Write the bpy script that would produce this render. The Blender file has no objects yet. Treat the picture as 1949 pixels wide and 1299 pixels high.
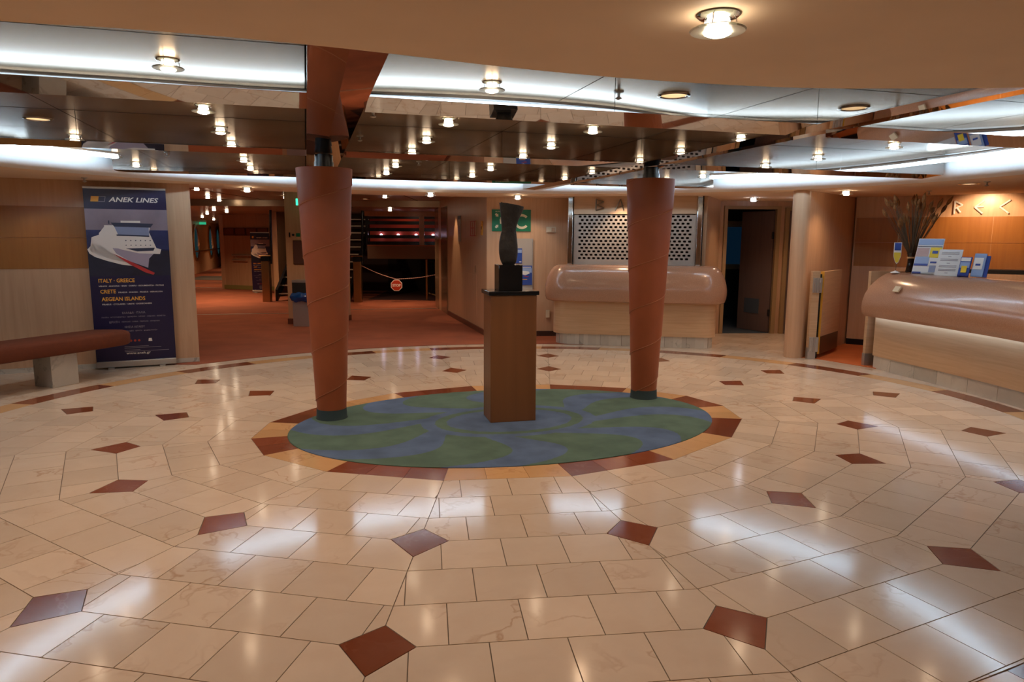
import bpy, math, random
import numpy as np
from mathutils import Vector, Matrix
random.seed(7)
SC = bpy.context.scene
COL = SC.collection
PI = math.pi

# ------------------------------------------------------------------ camera
cam_d = bpy.data.cameras.new('camera'); cam = bpy.data.objects.new('camera', cam_d); COL.objects.link(cam)
PITCH, ROLL = 0.1459, 0.0060
fw = Vector((0, math.cos(PITCH), -math.sin(PITCH))); rt = Vector((1, 0, 0)); up = rt.cross(fw)
r2 = math.cos(ROLL) * rt + math.sin(ROLL) * up
u2 = -math.sin(ROLL) * rt + math.cos(ROLL) * up
cam.matrix_world = Matrix(((r2.x, u2.x, -fw.x, 0), (r2.y, u2.y, -fw.y, 0), (r2.z, u2.z, -fw.z, 1.53), (0, 0, 0, 1)))
cam_d.sensor_width = 36; cam_d.lens = 36 * 1328.4 / 1949; cam_d.clip_start = 0.02; cam_d.clip_end = 200
SC.camera = cam
# ------------------------------------------------------------------ light level
SC.view_settings.view_transform = 'Standard'; SC.view_settings.look = 'None'
SC.view_settings.gamma = 1; SC.view_settings.use_curve_mapping = False
SC.view_settings.exposure = 0.1
wd = bpy.data.worlds.new('world'); SC.world = wd; wd.use_nodes = True
wd.node_tree.nodes['Background'].inputs[0].default_value = (0.9, 0.6, 0.4, 1)
wd.node_tree.nodes['Background'].inputs[1].default_value = 0.02
SC.cycles.max_bounces = 10; SC.cycles.glossy_bounces = 8; SC.cycles.diffuse_bounces = 4
SC.cycles.sample_clamp_indirect = 4; SC.cycles.caustics_reflective = False; SC.cycles.caustics_refractive = False
DOWN_W = 27.0        # power of one halogen downlight
COVE_E = 36.0        # strength of the fluorescent cove tubes
WARM = (1.0, 0.63, 0.36); COOL = (0.56, 0.79, 1.0)

# ------------------------------------------------------------------ frames
TH = math.radians(16.341); C0 = (-0.013, 5.764)
cT, sT = math.cos(TH), math.sin(TH)
def LW(x, y, z=0.0): return Vector((C0[0] + cT * x - sT * y, C0[1] + sT * x + cT * y, z))

# ------------------------------------------------------------------ materials
def nodes(m):
    m.use_nodes = True; nt = m.node_tree
    return nt, nt.nodes, nt.links, nt.nodes['Principled BSDF']
MATS = {}
def mat(name, col, rough=0.5, metal=0.0, noise=0.0, scale=8.0, emit=None, estr=0.0, bump=0.0, bscale=60.0, coat=0.0, stretch=None, spec=0.5):
    if name in MATS: return MATS[name]
    m = bpy.data.materials.new(name); nt, N, L, B = nodes(m)
    B.inputs['Base Color'].default_value = (*col, 1); B.inputs['Roughness'].default_value = rough
    B.inputs['Metallic'].default_value = metal; B.inputs['Coat Weight'].default_value = coat
    B.inputs['Coat Roughness'].default_value = 0.08; B.inputs['Specular IOR Level'].default_value = spec
    tc = N.new('ShaderNodeTexCoord'); mp = N.new('ShaderNodeMapping'); L.new(tc.outputs['Object'], mp.inputs[0])
    if stretch: mp.inputs['Scale'].default_value = stretch
    if noise:
        n = N.new('ShaderNodeTexNoise'); n.inputs['Scale'].default_value = scale; n.inputs['Detail'].default_value = 5
        L.new(mp.outputs[0], n.inputs['Vector'])
        mr = N.new('ShaderNodeMapRange'); mr.inputs['To Min'].default_value = 1 - noise; mr.inputs['To Max'].default_value = 1 + noise
        mr.inputs['From Min'].default_value = 0.3; mr.inputs['From Max'].default_value = 0.7
        L.new(n.outputs[0], mr.inputs[0])
        mx = N.new('ShaderNodeMix'); mx.data_type = 'RGBA'; mx.blend_type = 'MULTIPLY'; mx.inputs[0].default_value = 1
        mx.inputs[6].default_value = (*col, 1); L.new(mr.outputs[0], mx.inputs[7]); L.new(mx.outputs[2], B.inputs['Base Color'])
    if bump:
        n2 = N.new('ShaderNodeTexNoise'); n2.inputs['Scale'].default_value = bscale; n2.inputs['Detail'].default_value = 4
        L.new(mp.outputs[0], n2.inputs['Vector'])
        b = N.new('ShaderNodeBump'); b.inputs['Strength'].default_value = bump; b.inputs['Distance'].default_value = 0.01
        L.new(n2.outputs[0], b.inputs['Height']); L.new(b.outputs[0], B.inputs['Normal'])
    if emit:
        B.inputs['Emission Color'].default_value = (*emit, 1); B.inputs['Emission Strength'].default_value = estr
    MATS[name] = m; return m

def stone(name, col, vein, rough=0.12, var=0.12, vamt=0.6, vscale=2.2):
    """polished stone: cloudy base, thin warped veins, one shade per tile"""
    if name in MATS: return MATS[name]
    m = bpy.data.materials.new(name); nt, N, L, B = nodes(m)
    g = N.new('ShaderNodeNewGeometry'); oi = N.new('ShaderNodeObjectInfo')
    add = N.new('ShaderNodeMath'); add.operation = 'ADD'; L.new(oi.outputs['Random'], add.inputs[0]); L.new(g.outputs['Random Per Island'], add.inputs[1])
    fr = N.new('ShaderNodeMath'); fr.operation = 'FRACT'; L.new(add.outputs[0], fr.inputs[0])
    off = N.new('ShaderNodeVectorMath'); off.operation = 'SCALE'; off.inputs[0].default_value = (13, 29, 17); L.new(fr.outputs[0], off.inputs['Scale'])
    pos = N.new('ShaderNodeVectorMath'); pos.operation = 'ADD'; L.new(g.outputs['Position'], pos.inputs[0]); L.new(off.outputs[0], pos.inputs[1])
    wn = N.new('ShaderNodeTexNoise'); wn.inputs['Scale'].default_value = 1.6; wn.inputs['Detail'].default_value = 6; L.new(pos.outputs[0], wn.inputs['Vector'])
    ws = N.new('ShaderNodeVectorMath'); ws.operation = 'SCALE'; ws.inputs['Scale'].default_value = 1.1; L.new(wn.outputs['Color'], ws.inputs[0])
    wp = N.new('ShaderNodeVectorMath'); wp.operation = 'ADD'; L.new(pos.outputs[0], wp.inputs[0]); L.new(ws.outputs[0], wp.inputs[1])
    n1 = N.new('ShaderNodeTexNoise'); n1.inputs['Scale'].default_value = vscale; n1.inputs['Detail'].default_value = 3; L.new(wp.outputs[0], n1.inputs['Vector'])
    s = N.new('ShaderNodeMath'); s.operation = 'SUBTRACT'; s.inputs[1].default_value = 0.5; L.new(n1.outputs[0], s.inputs[0])
    a = N.new('ShaderNodeMath'); a.operation = 'ABSOLUTE'; L.new(s.outputs[0], a.inputs[0])
    mr = N.new('ShaderNodeMapRange'); mr.inputs['From Min'].default_value = 0.0; mr.inputs['From Max'].default_value = 0.022
    mr.inputs['To Min'].default_value = vamt; mr.inputs['To Max'].default_value = 0.0; L.new(a.outputs[0], mr.inputs[0])
    n3 = N.new('ShaderNodeTexNoise'); n3.inputs['Scale'].default_value = 1.3; L.new(pos.outputs[0], n3.inputs['Vector'])
    mr3 = N.new('ShaderNodeMapRange'); mr3.inputs['From Min'].default_value = 0.48; mr3.inputs['From Max'].default_value = 0.68; L.new(n3.outputs[0], mr3.inputs[0])
    vm = N.new('ShaderNodeMath'); vm.operation = 'MULTIPLY'; L.new(mr.outputs[0], vm.inputs[0]); L.new(mr3.outputs[0], vm.inputs[1])
    n2 = N.new('ShaderNodeTexNoise'); n2.inputs['Scale'].default_value = 5; n2.inputs['Detail'].default_value = 6; L.new(wp.outputs[0], n2.inputs['Vector'])
    cr = N.new('ShaderNodeMapRange'); cr.inputs['From Min'].default_value = 0.3; cr.inputs['From Max'].default_value = 0.7
    cr.inputs['To Min'].default_value = 0.0; cr.inputs['To Max'].default_value = 0.35; L.new(n2.outputs[0], cr.inputs[0])
    c1 = N.new('ShaderNodeMix'); c1.data_type = 'RGBA'; c1.inputs[6].default_value = (*col, 1)
    c1.inputs[7].default_value = (*[col[i] * 0.62 + vein[i] * 0.38 for i in range(3)], 1); L.new(cr.outputs[0], c1.inputs[0])
    c2 = N.new('ShaderNodeMix'); c2.data_type = 'RGBA'; L.new(vm.outputs[0], c2.inputs[0]); L.new(c1.outputs[2], c2.inputs[6]); c2.inputs[7].default_value = (*vein, 1)
    tv = N.new('ShaderNodeMapRange'); tv.inputs['To Min'].default_value = 1 - var; tv.inputs['To Max'].default_value = 1 + var * 0.5; L.new(fr.outputs[0], tv.inputs[0])
    c3 = N.new('ShaderNodeMix'); c3.data_type = 'RGBA'; c3.blend_type = 'MULTIPLY'; c3.inputs[0].default_value = 1
    L.new(c2.outputs[2], c3.inputs[6]); L.new(tv.outputs[0], c3.inputs[7]); L.new(c3.outputs[2], B.inputs['Base Color'])
    B.inputs['Specular IOR Level'].default_value = 0.42; B.inputs['Roughness'].default_value = rough
    MATS[name] = m; return m

def wood(name, col, dark, rough=0.35, axis='Z', scale=1.0, coat=0.0, amt=0.8):
    if name in MATS: return MATS[name]
    m = bpy.data.materials.new(name); nt, N, L, B = nodes(m)
    tc = N.new('ShaderNodeTexCoord'); mp = N.new('ShaderNodeMapping'); L.new(tc.outputs['Object'], mp.inputs[0])
    s = {'X': (0.9, 16, 16), 'Y': (16, 0.9, 16), 'Z': (16, 16, 0.9), 'H': (1.2, 1.2, 22)}[axis]
    mp.inputs['Scale'].default_value = [v * scale for v in s]
    n = N.new('ShaderNodeTexNoise'); n.inputs['Scale'].default_value = 1.6; n.inputs['Detail'].default_value = 6; n.inputs['Distortion'].default_value = 0.6
    L.new(mp.outputs[0], n.inputs['Vector'])
    mr = N.new('ShaderNodeMapRange'); mr.inputs['From Min'].default_value = 0.35; mr.inputs['From Max'].default_value = 0.75; mr.inputs['To Max'].default_value = amt; L.new(n.outputs[0], mr.inputs[0])
    c = N.new('ShaderNodeMix'); c.data_type = 'RGBA'; L.new(mr.outputs[0], c.inputs[0]); c.inputs[6].default_value = (*col, 1); c.inputs[7].default_value = (*dark, 1)
    L.new(c.outputs[2], B.inputs['Base Color']); B.inputs['Roughness'].default_value = rough; B.inputs['Coat Weight'].default_value = coat
    MATS[name] = m; return m

M_MARBLE = stone('cream_marble', (0.73, 0.60, 0.465), (0.42, 0.23, 0.12), 0.12)
M_REDST = stone('red_stone', (0.215, 0.056, 0.022), (0.42, 0.20, 0.12), 0.14, 0.25, 0.4, 4.0)
M_YELST = stone('yellow_stone', (0.66, 0.40, 0.19), (0.38, 0.16, 0.06), 0.14, 0.15, 0.6, 3.0)
M_KICKST = stone('grey_marble', (0.62, 0.58, 0.50), (0.20, 0.18, 0.15), 0.25, 0.18, 0.6, 3.0)
M_GROUT = mat('grout', (0.17, 0.13, 0.095), 0.8)
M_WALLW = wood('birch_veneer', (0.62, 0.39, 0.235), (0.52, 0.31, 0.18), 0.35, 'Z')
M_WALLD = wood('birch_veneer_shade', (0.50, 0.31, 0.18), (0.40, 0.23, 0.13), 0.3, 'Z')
M_BIRCH = wood('birch_counter_front', (0.64, 0.43, 0.25), (0.52, 0.32, 0.175), 0.35, 'H')
M_BAND = wood('amber_veneer', (0.38, 0.148, 0.030), (0.31, 0.112, 0.020), 0.38, 'Z', 1.0)
M_ROLL = mat('speckled_rose_laminate', (0.42, 0.23, 0.145), 0.20, 0, 0.10, 90, coat=0.15)
M_PLASTER = mat('beige_plaster', (0.86, 0.66, 0.48), 0.7, 0, 0.03, 3)
M_COVE = mat('lit_cove_plaster', (0.90, 0.89, 0.87), 0.6)  # whiteness of the lit band is put into the plaster colour
M_MIRROR = mat('polished_steel', (0.62, 0.60, 0.58), 0.02, 1.0)
M_CEILM = mat('satin_metal_panel', (0.60, 0.46, 0.335), 0.26, 0.82)
M_CEILC = mat('corridor_metal_panel', (0.46, 0.33, 0.22), 0.28, 0.45)
M_BLACK = mat('black_metal', (0.010, 0.012, 0.016), 0.25, 0.2)
M_GAP = mat('dark_gap', (0.01, 0.008, 0.006), 0.9)
M_CHROME = mat('chrome', (0.80, 0.80, 0.80), 0.08, 1.0)
M_BRUSH = mat('brushed_steel', (0.50, 0.47, 0.43), 0.38, 0.7)
M_BRASS = mat('dull_brass', (0.45, 0.28, 0.14), 0.28, 0.9)
M_TERRA = mat('terracotta_wrap', (0.335, 0.080, 0.021), 0.50, 0, 0.10, 4, bump=0.10, bscale=35)
M_COPPER = wood('rust_brown_board', (0.25, 0.095, 0.028), (0.18, 0.062, 0.016), 0.42, 'Z', 0.35)
M_SEAT = mat('rust_upholstery', (0.12, 0.024, 0.004), 0.9, 0, 0.10, 20, bump=0.25, bscale=300)
M_CARP = mat('terracotta_carpet', (0.28, 0.076, 0.033), 0.95, 0, 0.16, 2.2, bump=0.4, bscale=260)
M_CARP2 = mat('orange_carpet', (0.50, 0.12, 0.025), 0.95, 0, 0.10, 3)
M_WHITEP = mat('white_print', (0.85, 0.83, 0.80), 0.4)
M_NAVY = mat('navy_print', (0.011, 0.007, 0.045), 0.35)
M_NAVYD = mat('deep_sea_print', (0.012, 0.012, 0.030), 0.4, 0, 0.3, 6)
M_SEA = mat('blue_sea_print', (0.025, 0.032, 0.11), 0.4, 0, 0.25, 5)
M_SKYP = mat('dusk_sky_print', (0.27, 0.21, 0.25), 0.4, 0, 0.2, 2.5)
M_SHIPW = mat('ship_white_print', (0.86, 0.79, 0.72), 0.4)
M_SHIPB = mat('ship_shadow_print', (0.26, 0.30, 0.45), 0.4)
M_SHIPH = mat('ship_hull_print', (0.40, 0.34, 0.42), 0.4)
M_SHIPR = mat('ship_red_print', (0.50, 0.03, 0.03), 0.4)
M_SHIPD = mat('ship_window_print', (0.03, 0.035, 0.07), 0.4)
M_GOLD = mat('gold_print', (0.85, 0.42, 0.05), 0.4)
M_TEXTW = mat('cream_print', (0.80, 0.74, 0.66), 0.4)
M_TEXTG = mat('grey_print', (0.30, 0.26, 0.30), 0.4)
M_GREEN = mat('green_sign', (0.008, 0.16, 0.075), 0.4)
M_SIGNC = mat('sign_cream', (0.72, 0.62, 0.42), 0.4)
M_REDP = mat('red_print', (0.45, 0.045, 0.02), 0.4)
M_YELP = mat('yellow_print', (0.85, 0.62, 0.05), 0.4)
M_BLUEP = mat('blue_print', (0.03, 0.08, 0.35), 0.3)
M_LBLUE = mat('light_blue_print', (0.30, 0.42, 0.66), 0.3)
M_PAPER = mat('paper_white', (0.80, 0.78, 0.76), 0.5)
M_GREYB = mat('grey_board', (0.42, 0.38, 0.33), 0.5)
M_CREAM = mat('cream_plastic', (0.70, 0.60, 0.42), 0.5)
M_STEM = mat('dried_stem', (0.10, 0.065, 0.035), 0.9)
M_HEAD = mat('dried_flower', (0.20, 0.075, 0.015), 0.9, 0, 0.3, 40)
M_SCULP = mat('dark_bronze', (0.022, 0.018, 0.014), 0.55, 0.3, 0.5, 9, bump=0.8, bscale=28)
M_GRANITE = mat('black_granite', (0.012, 0.012, 0.013), 0.08)
M_BULB = mat('halogen_bulb', (1, 1, 1), 0.5, emit=(1.0, 0.80, 0.58), estr=24)
M_BULBC = mat('cool_bulb', (1, 1, 1), 0.5, emit=(0.80, 0.86, 1.0), estr=30)
M_DIM = mat('dim_lamp', (1, 1, 1), 0.5, emit=(1.0, 0.68, 0.32), estr=1.6)
M_TUBE = mat('fluorescent_tube', (1, 1, 1), 0.5, emit=COOL, estr=COVE_E)
M_DOORD = wood('shaded_beige_door', (0.14, 0.09, 0.075), (0.11, 0.07, 0.06), 0.45, 'Z')  # weak light on the open leaf is put into this darker colour
M_TRIMY = mat('ochre_trim', (0.30, 0.19, 0.085), 0.5)
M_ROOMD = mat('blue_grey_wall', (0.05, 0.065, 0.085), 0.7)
M_WINB = mat('dusk_glass', (0.02, 0.07, 0.13), 0.1, emit=(0.02, 0.10, 0.22), estr=0.06)
M_TEAL = mat('teal_sleeve', (0.03, 0.055, 0.06), 0.8)
M_PLBAG = mat('blue_plastic_bag', (0.01, 0.06, 0.22), 0.25)
M_REDC = mat('red_carpeted_wall', (0.36, 0.045, 0.02), 0.9)
def glass(name, col=(0.85, 0.95, 0.85), rough=0.05, tr=1.0):
    m = bpy.data.materials.new(name); nt, N, L, B = nodes(m)
    B.inputs['Base Color'].default_value = (*col, 1); B.inputs['Roughness'].default_value = rough
    B.inputs['Transmission Weight'].default_value = tr; B.inputs['IOR'].default_value = 1.45
    B.inputs['Emission Color'].default_value = (1, 0.9, 0.7, 1); B.inputs['Emission Strength'].default_value = 0.0
    MATS[name] = m; return m
M_GLASS = glass('lamp_glass', (0.88, 0.97, 0.85), 0.35, 0.55)
M_ACRYL = glass('clear_acrylic', (0.95, 0.97, 0.97), 0.02)

def carpet_mat():
    m = bpy.data.materials.new('swirl_carpet'); nt, N, L, B = nodes(m)
    def mth(op, *a, **k):
        n = N.new('ShaderNodeMath'); n.operation = op
        for i, v in enumerate(a):
            if isinstance(v, (int, float)): n.inputs[i].default_value = v
            else: L.new(v, n.inputs[i])
        return n.outputs[0]
    tc = N.new('ShaderNodeTexCoord'); sp = N.new('ShaderNodeSeparateXYZ'); L.new(tc.outputs['Object'], sp.inputs[0])
    wob = N.new('ShaderNodeTexNoise'); wob.inputs['Scale'].default_value = 30; L.new(tc.outputs['Object'], wob.inputs['Vector'])
    wv = mth('MULTIPLY', mth('SUBTRACT', wob.outputs[0], 0.5), 0.02)
    x = mth('DIVIDE', sp.outputs[0], 1.80); y = mth('DIVIDE', sp.outputs[1], 1.19)
    r = mth('ADD', mth('SQRT', mth('ADD', mth('MULTIPLY', x, x), mth('MULTIPLY', y, y))), wv)
    th = mth('ARCTAN2', y, x)
    k1 = mth('DIVIDE', mth('SUBTRACT', r, 0.71), 0.27)
    tw = mth('MULTIPLY', mth('SUBTRACT', 1.0, mth('MULTIPLY', k1, k1)), math.radians(14))
    u = mth('FRACT', mth('ADD', mth('DIVIDE', mth('SUBTRACT', mth('SUBTRACT', th, tw), math.radians(309)), math.radians(45)), 20.0))
    pet = mth('GREATER_THAN', u, 0.60)
    inring = mth('LESS_THAN', r, 0.42); g1 = mth('MULTIPLY', mth('LESS_THAN', r, 0.355), mth('GREATER_THAN', r, 0.30))
    blue = mth('MAXIMUM', mth('MULTIPLY', pet, mth('SUBTRACT', 1.0, inring)), mth('MULTIPLY', inring, mth('SUBTRACT', 1.0, g1)))
    n2 = N.new('ShaderNodeTexNoise'); n2.inputs['Scale'].default_value = 4; n2.inputs['Detail'].default_value = 6; L.new(tc.outputs['Object'], n2.inputs['Vector'])
    mr = N.new('ShaderNodeMapRange'); mr.inputs['From Min'].default_value = 0.3; mr.inputs['From Max'].default_value = 0.7
    mr.inputs['To Min'].default_value = 0.78; mr.inputs['To Max'].default_value = 1.15; L.new(n2.outputs[0], mr.inputs[0])
    c = N.new('ShaderNodeMix'); c.data_type = 'RGBA'; L.new(blue, c.inputs[0])
    c.inputs[6].default_value = (0.090, 0.150, 0.115, 1); c.inputs[7].default_value = (0.090, 0.140, 0.240, 1)
    c2 = N.new('ShaderNodeMix'); c2.data_type = 'RGBA'; c2.blend_type = 'MULTIPLY'; c2.inputs[0].default_value = 1
    L.new(c.outputs[2], c2.inputs[6]); L.new(mr.outputs[0], c2.inputs[7]); L.new(c2.outputs[2], B.inputs['Base Color'])
    B.inputs['Roughness'].default_value = 0.95; B.inputs['Specular IOR Level'].default_value = 0.2
    return m
M_SWIRL = carpet_mat()

# ------------------------------------------------------------------ mesh helpers
class MB:
    def __init__(s): s.v = []; s.f = []
    def add(s, vs, fs):
        b = len(s.v); s.v += [tuple(v) for v in vs]; s.f += [tuple(b + i for i in f) for f in fs]; return s
    def box(s, x0, y0, z0, x1, y1, z1):
        return s.add([(x0,y0,z0),(x1,y0,z0),(x1,y1,z0),(x0,y1,z0),(x0,y0,z1),(x1,y0,z1),(x1,y1,z1),(x0,y1,z1)],
                     [(0,3,2,1),(4,5,6,7),(0,1,5,4),(1,2,6,5),(2,3,7,6),(3,0,4,7)])
    def prism(s, pts, z0, z1):
        n = len(pts); a = 0.5 * sum(pts[i][0]*pts[(i+1)%n][1]-pts[(i+1)%n][0]*pts[i][1] for i in range(n))
        if a < 0: pts = list(pts)[::-1]
        vs = [(p[0], p[1], z0) for p in pts] + [(p[0], p[1], z1) for p in pts]
        fs = [tuple(range(n-1, -1, -1)), tuple(range(n, 2*n))] + [(i, (i+1)%n, n+(i+1)%n, n+i) for i in range(n)]
        return s.add(vs, fs)
    def prism_xz(s, pts, y0, y1):       # outline drawn in x,z, thickness along y
        n = len(pts); a = 0.5 * sum(pts[i][0]*pts[(i+1)%n][1]-pts[(i+1)%n][0]*pts[i][1] for i in range(n))
        if a < 0: pts = list(pts)[::-1]
        vs = [(p[0], y0, p[1]) for p in pts] + [(p[0], y1, p[1]) for p in pts]
        fs = [tuple(range(n)), tuple(range(2*n-1, n-1, -1))] + [((i+1)%n, i, n+i, n+(i+1)%n) for i in range(n)]
        return s.add(vs, fs)
    def wall(s, p, q, z0, z1, t=0.1):   # slab between two plan points, thickness to the left of p->q
        d = Vector((q[0]-p[0], q[1]-p[1])).normalized(); n = Vector((-d.y, d.x)) * t
        return s.prism([(p[0],p[1]),(q[0],q[1]),(q[0]+n.x,q[1]+n.y),(p[0]+n.x,p[1]+n.y)], z0, z1)
    def lathe(s, prof, n=32, c=(0,0,0)):
        vs = []; fs = []
        for r, z in prof:
            for k in range(n):
                a = 2*PI*k/n; vs.append((c[0]+r*math.cos(a), c[1]+r*math.sin(a), c[2]+z))
        for i in range(len(prof)-1):
            for k in range(n):
                k2 = (k+1)%n; fs.append((i*n+k, i*n+k2, (i+1)*n+k2, (i+1)*n+k))
        if prof[0][0] > 1e-5: fs.append(tuple(range(n-1, -1, -1)))
        if prof[-1][0] > 1e-5: fs.append(tuple((len(prof)-1)*n + k for k in range(n)))
        return s.add(vs, fs)
    def tube(s, path, r, n=8, caps=True):
        path = [Vector(p) for p in path]; vs = []; fs = []
        for i, p in enumerate(path):
            t = (path[min(i+1, len(path)-1)] - path[max(i-1, 0)]).normalized()
            a = t.orthogonal().normalized() if i == 0 else (a - a.dot(t)*t).normalized()
            b = t.cross(a); rr = r[i] if isinstance(r, (list, tuple)) else r
            for k in range(n):
                g = 2*PI*k/n; vs.append(p + rr*(math.cos(g)*a + math.sin(g)*b))
        for i in range(len(path)-1):
            for k in range(n):
                k2 = (k+1)%n; fs.append((i*n+k, i*n+k2, (i+1)*n+k2, (i+1)*n+k))
        if caps: fs += [tuple(range(n-1,-1,-1)), tuple((len(path)-1)*n+k for k in range(n))]
        return s.add(vs, fs)
    def sphere(s, c, r, n=12, m=8, sz=1.0):
        return s.lathe([(max(r*math.sin(PI*i/m), 1e-6), -r*sz*math.cos(PI*i/m)) for i in range(m+1)], n, c)
    def mesh(s, name, m=None, smooth=False, bevel=0):
        me = bpy.data.meshes.new(name); me.from_pydata(s.v, [], s.f); me.validate()
        if m: me.materials.append(m)
        if smooth:
            me.polygons.foreach_set('use_smooth', [True]*len(me.polygons))
            try: me.set_sharp_from_angle(angle=math.radians(40))
            except Exception: pass
        me.update(); return me
def obj(name, mb, m, parent=None, smooth=False, loc=None, rz=0, bevel=0):
    me = mb.mesh(name, m, smooth) if isinstance(mb, MB) else mb
    o = bpy.data.objects.new(name, me); COL.objects.link(o)
    if parent: o.parent = parent
    if loc is not None: o.location = loc
    if rz: o.rotation_euler = (0, 0, rz)
    if bevel:
        b = o.modifiers.new('bevel', 'BEVEL'); b.width = bevel; b.segments = 2; b.limit_method = 'ANGLE'
        if not smooth: me.polygons.foreach_set('use_smooth', [True]*len(me.polygons)); me.set_sharp_from_angle(angle=math.radians(30)) 
    return o
def tag(o, label, cat, group=None):
    o['label'] = label; o['category'] = cat
    if group: o['group'] = group
    return o
def thing(name, label, cat, loc=(0,0,0), rz=0, group=None):
    o = bpy.data.objects.new(name, None); COL.objects.link(o); o.location = loc; o.rotation_euler = (0, 0, rz)
    o.empty_display_size = 0.05
    return tag(o, label, cat, group)
def struct(name, mb, m, parent=None, **k):
    o = obj(name, mb, m, parent, **k)
    if parent is None: o['kind'] = 'structure'
    return o
def text_mesh(s, size, m, bold=0.0, shear=0.0, align='LEFT', depth=0.0008, width=None):
    cu = bpy.data.curves.new('lettering', 'FONT'); cu.body = s; cu.size = size; cu.extrude = depth; cu.offset = bold; cu.shear = shear
    cu.align_x = align; cu.resolution_u = 2
    o = bpy.data.objects.new('lettering', cu); COL.objects.link(o)
    dg = bpy.context.evaluated_depsgraph_get(); me = bpy.data.meshes.new_from_object(o.evaluated_get(dg)); COL.objects.unlink(o)
    bpy.data.objects.remove(o)
    co = np.empty(len(me.vertices)*3); me.vertices.foreach_get('co', co); co = co.reshape(-1, 3)
    if width and len(co):
        f = width / max(1e-6, co[:,0].max()-co[:,0].min()); co[:,0] *= f
    # stand the text up: x stays, y -> z, depth -> -y
    out = np.stack([co[:,0], -co[:,2], co[:,1]], 1)
    me.vertices.foreach_set('co', out.ravel()); me.materials.clear(); me.materials.append(m); me.update()
    return me
def text(name, s, size, m, parent, x, y, z, **k):
    o = bpy.data.objects.new(name, text_mesh(s, size, m, **k)); COL.objects.link(o); o.parent = parent; o.location = (x, y, z); return o
def spot(name, loc, power, color=WARM, angle=120, blend=0.8, target=None, parent=None, radius=0.03):
    l = bpy.data.lights.new(name, 'SPOT'); l.energy = power; l.color = color; l.spot_size = math.radians(angle); l.spot_blend = blend; l.shadow_soft_size = radius
    o = bpy.data.objects.new(name, l); COL.objects.link(o); o.location = loc
    if parent: o.parent = parent
    if target is not None: o.rotation_euler = (Vector(target) - Vector(loc)).to_track_quat('-Z', 'Y').to_euler()
    return o

# ------------------------------------------------------------------ 2-D polygon helpers for the stone floor
def half(A, B, C2, D): pass
def clip(poly, a, b):
    """keep the part of poly left of the line a->b"""
    out = []; n = len(poly)
    def sd(p): return (b[0]-a[0])*(p[1]-a[1]) - (b[1]-a[1])*(p[0]-a[0])
    for i in range(n):
        p, q = poly[i], poly[(i+1)%n]; dp, dq = sd(p), sd(q)
        if dp >= -1e-9: out.append(p)
        if (dp > 1e-9 and dq < -1e-9) or (dp < -1e-9 and dq > 1e-9):
            t = dp/(dp-dq); out.append((p[0]+t*(q[0]-p[0]), p[1]+t*(q[1]-p[1])))
    return out
def area(p): return 0.5*sum(p[i][0]*p[(i+1)%len(p)][1]-p[(i+1)%len(p)][0]*p[i][1] for i in range(len(p))) if len(p) > 2 else 0
def inset(p, g):
    """shrink a convex counter-clockwise polygon by g"""
    if area(p) < 0: p = p[::-1]
    q = list(p); n = len(p)
    for i in range(n):
        a, b = p[i], p[(i+1)%n]; dx, dy = b[0]-a[0], b[1]-a[1]; L = math.hypot(dx, dy)
        if L < 1e-5: continue
        nx, ny = -dy/L*g, dx/L*g
        q = clip(q, (a[0]+nx, a[1]+ny), (b[0]+nx, b[1]+ny))
        if len(q) < 3: return None
    return q if area(q) > 2e-4 else None
def offset_poly(P, d):
    out = []; n = len(P)
    for i in range(n):
        a, b, c = (Vector(P[i-1]), Vector(P[i]), Vector(P[(i+1)%n]))
        def nr(u, v): t = (v-u).normalized(); return Vector((t.y, -t.x))
        n1, n2 = nr(a, b), nr(b, c); mm = (n1+n2)/(1+n1.dot(n2)); out.append(tuple(b+d*mm))
    return out
A_, B_, x4, y4, x3, y3, x2, y2 = 2.0653, 1.4506, 1.9485, .465, 1.5316, .9398, .8208, 1.3155
VP = [None]*16
VP[5] = (A_, 0); VP[13] = (-A_, 0); VP[1] = (0, -B_); VP[9] = (0, B_)
for k, (x, y) in ((4, (x4, y4)), (3, (x3, y3)), (2, (x2, y2))):
    VP[k] = (x, -y); VP[10-k] = (x, y); VP[(2-k) % 16] = (-x, -y); VP[8+k] = (-x, y)
OD = [0, .300, .600, .9004, 1.209, 1.517, 1.8257, 2.13, 2.44, 2.75]
RINGS = [offset_poly(VP, d) for d in OD]

# ================================================================== FLOOR
floor = struct('floor', MB().prism([(-9, -5.5), (9, -5.5), (9, 8.2), (-9, 8.2)], -0.06, -0.004), M_GROUT)
floor.location = (C0[0], C0[1], 0); floor.rotation_euler = (0, 0, TH)
def ell(a, b, t): return (a*math.cos(t), b*math.sin(t))
tiles = []      # (polygon, material)
EA, EB = 4.51, 3.87
G = 0.0022
def diamond_cuts(poly, ringi, side_a, side_b, sect_out):
    return poly
rng = random.Random(3)
diam = []
HR, HT = 0.165, 0.150
for ri in (3, 6):
    for k in range(16):
        v = Vector(RINGS[ri][k]); rad = (Vector(RINGS[ri+1][k]) - Vector(RINGS[ri-1][k])).normalized()
        pa = (Vector(RINGS[ri][k-1]) - v).normalized(); pb = (Vector(RINGS[ri][(k+1) % 16]) - v).normalized()
        hr = HR; pts = [v + rad*hr, v + pb*HT, v - rad*hr, v + pa*HT]
        diam.append((ri, k, [tuple(p) for p in pts]))
DI = {(r, k): p for r, k, p in diam}
ellout = [ell(EA, EB, 2*PI*i/96) for i in range(96)]
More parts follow.
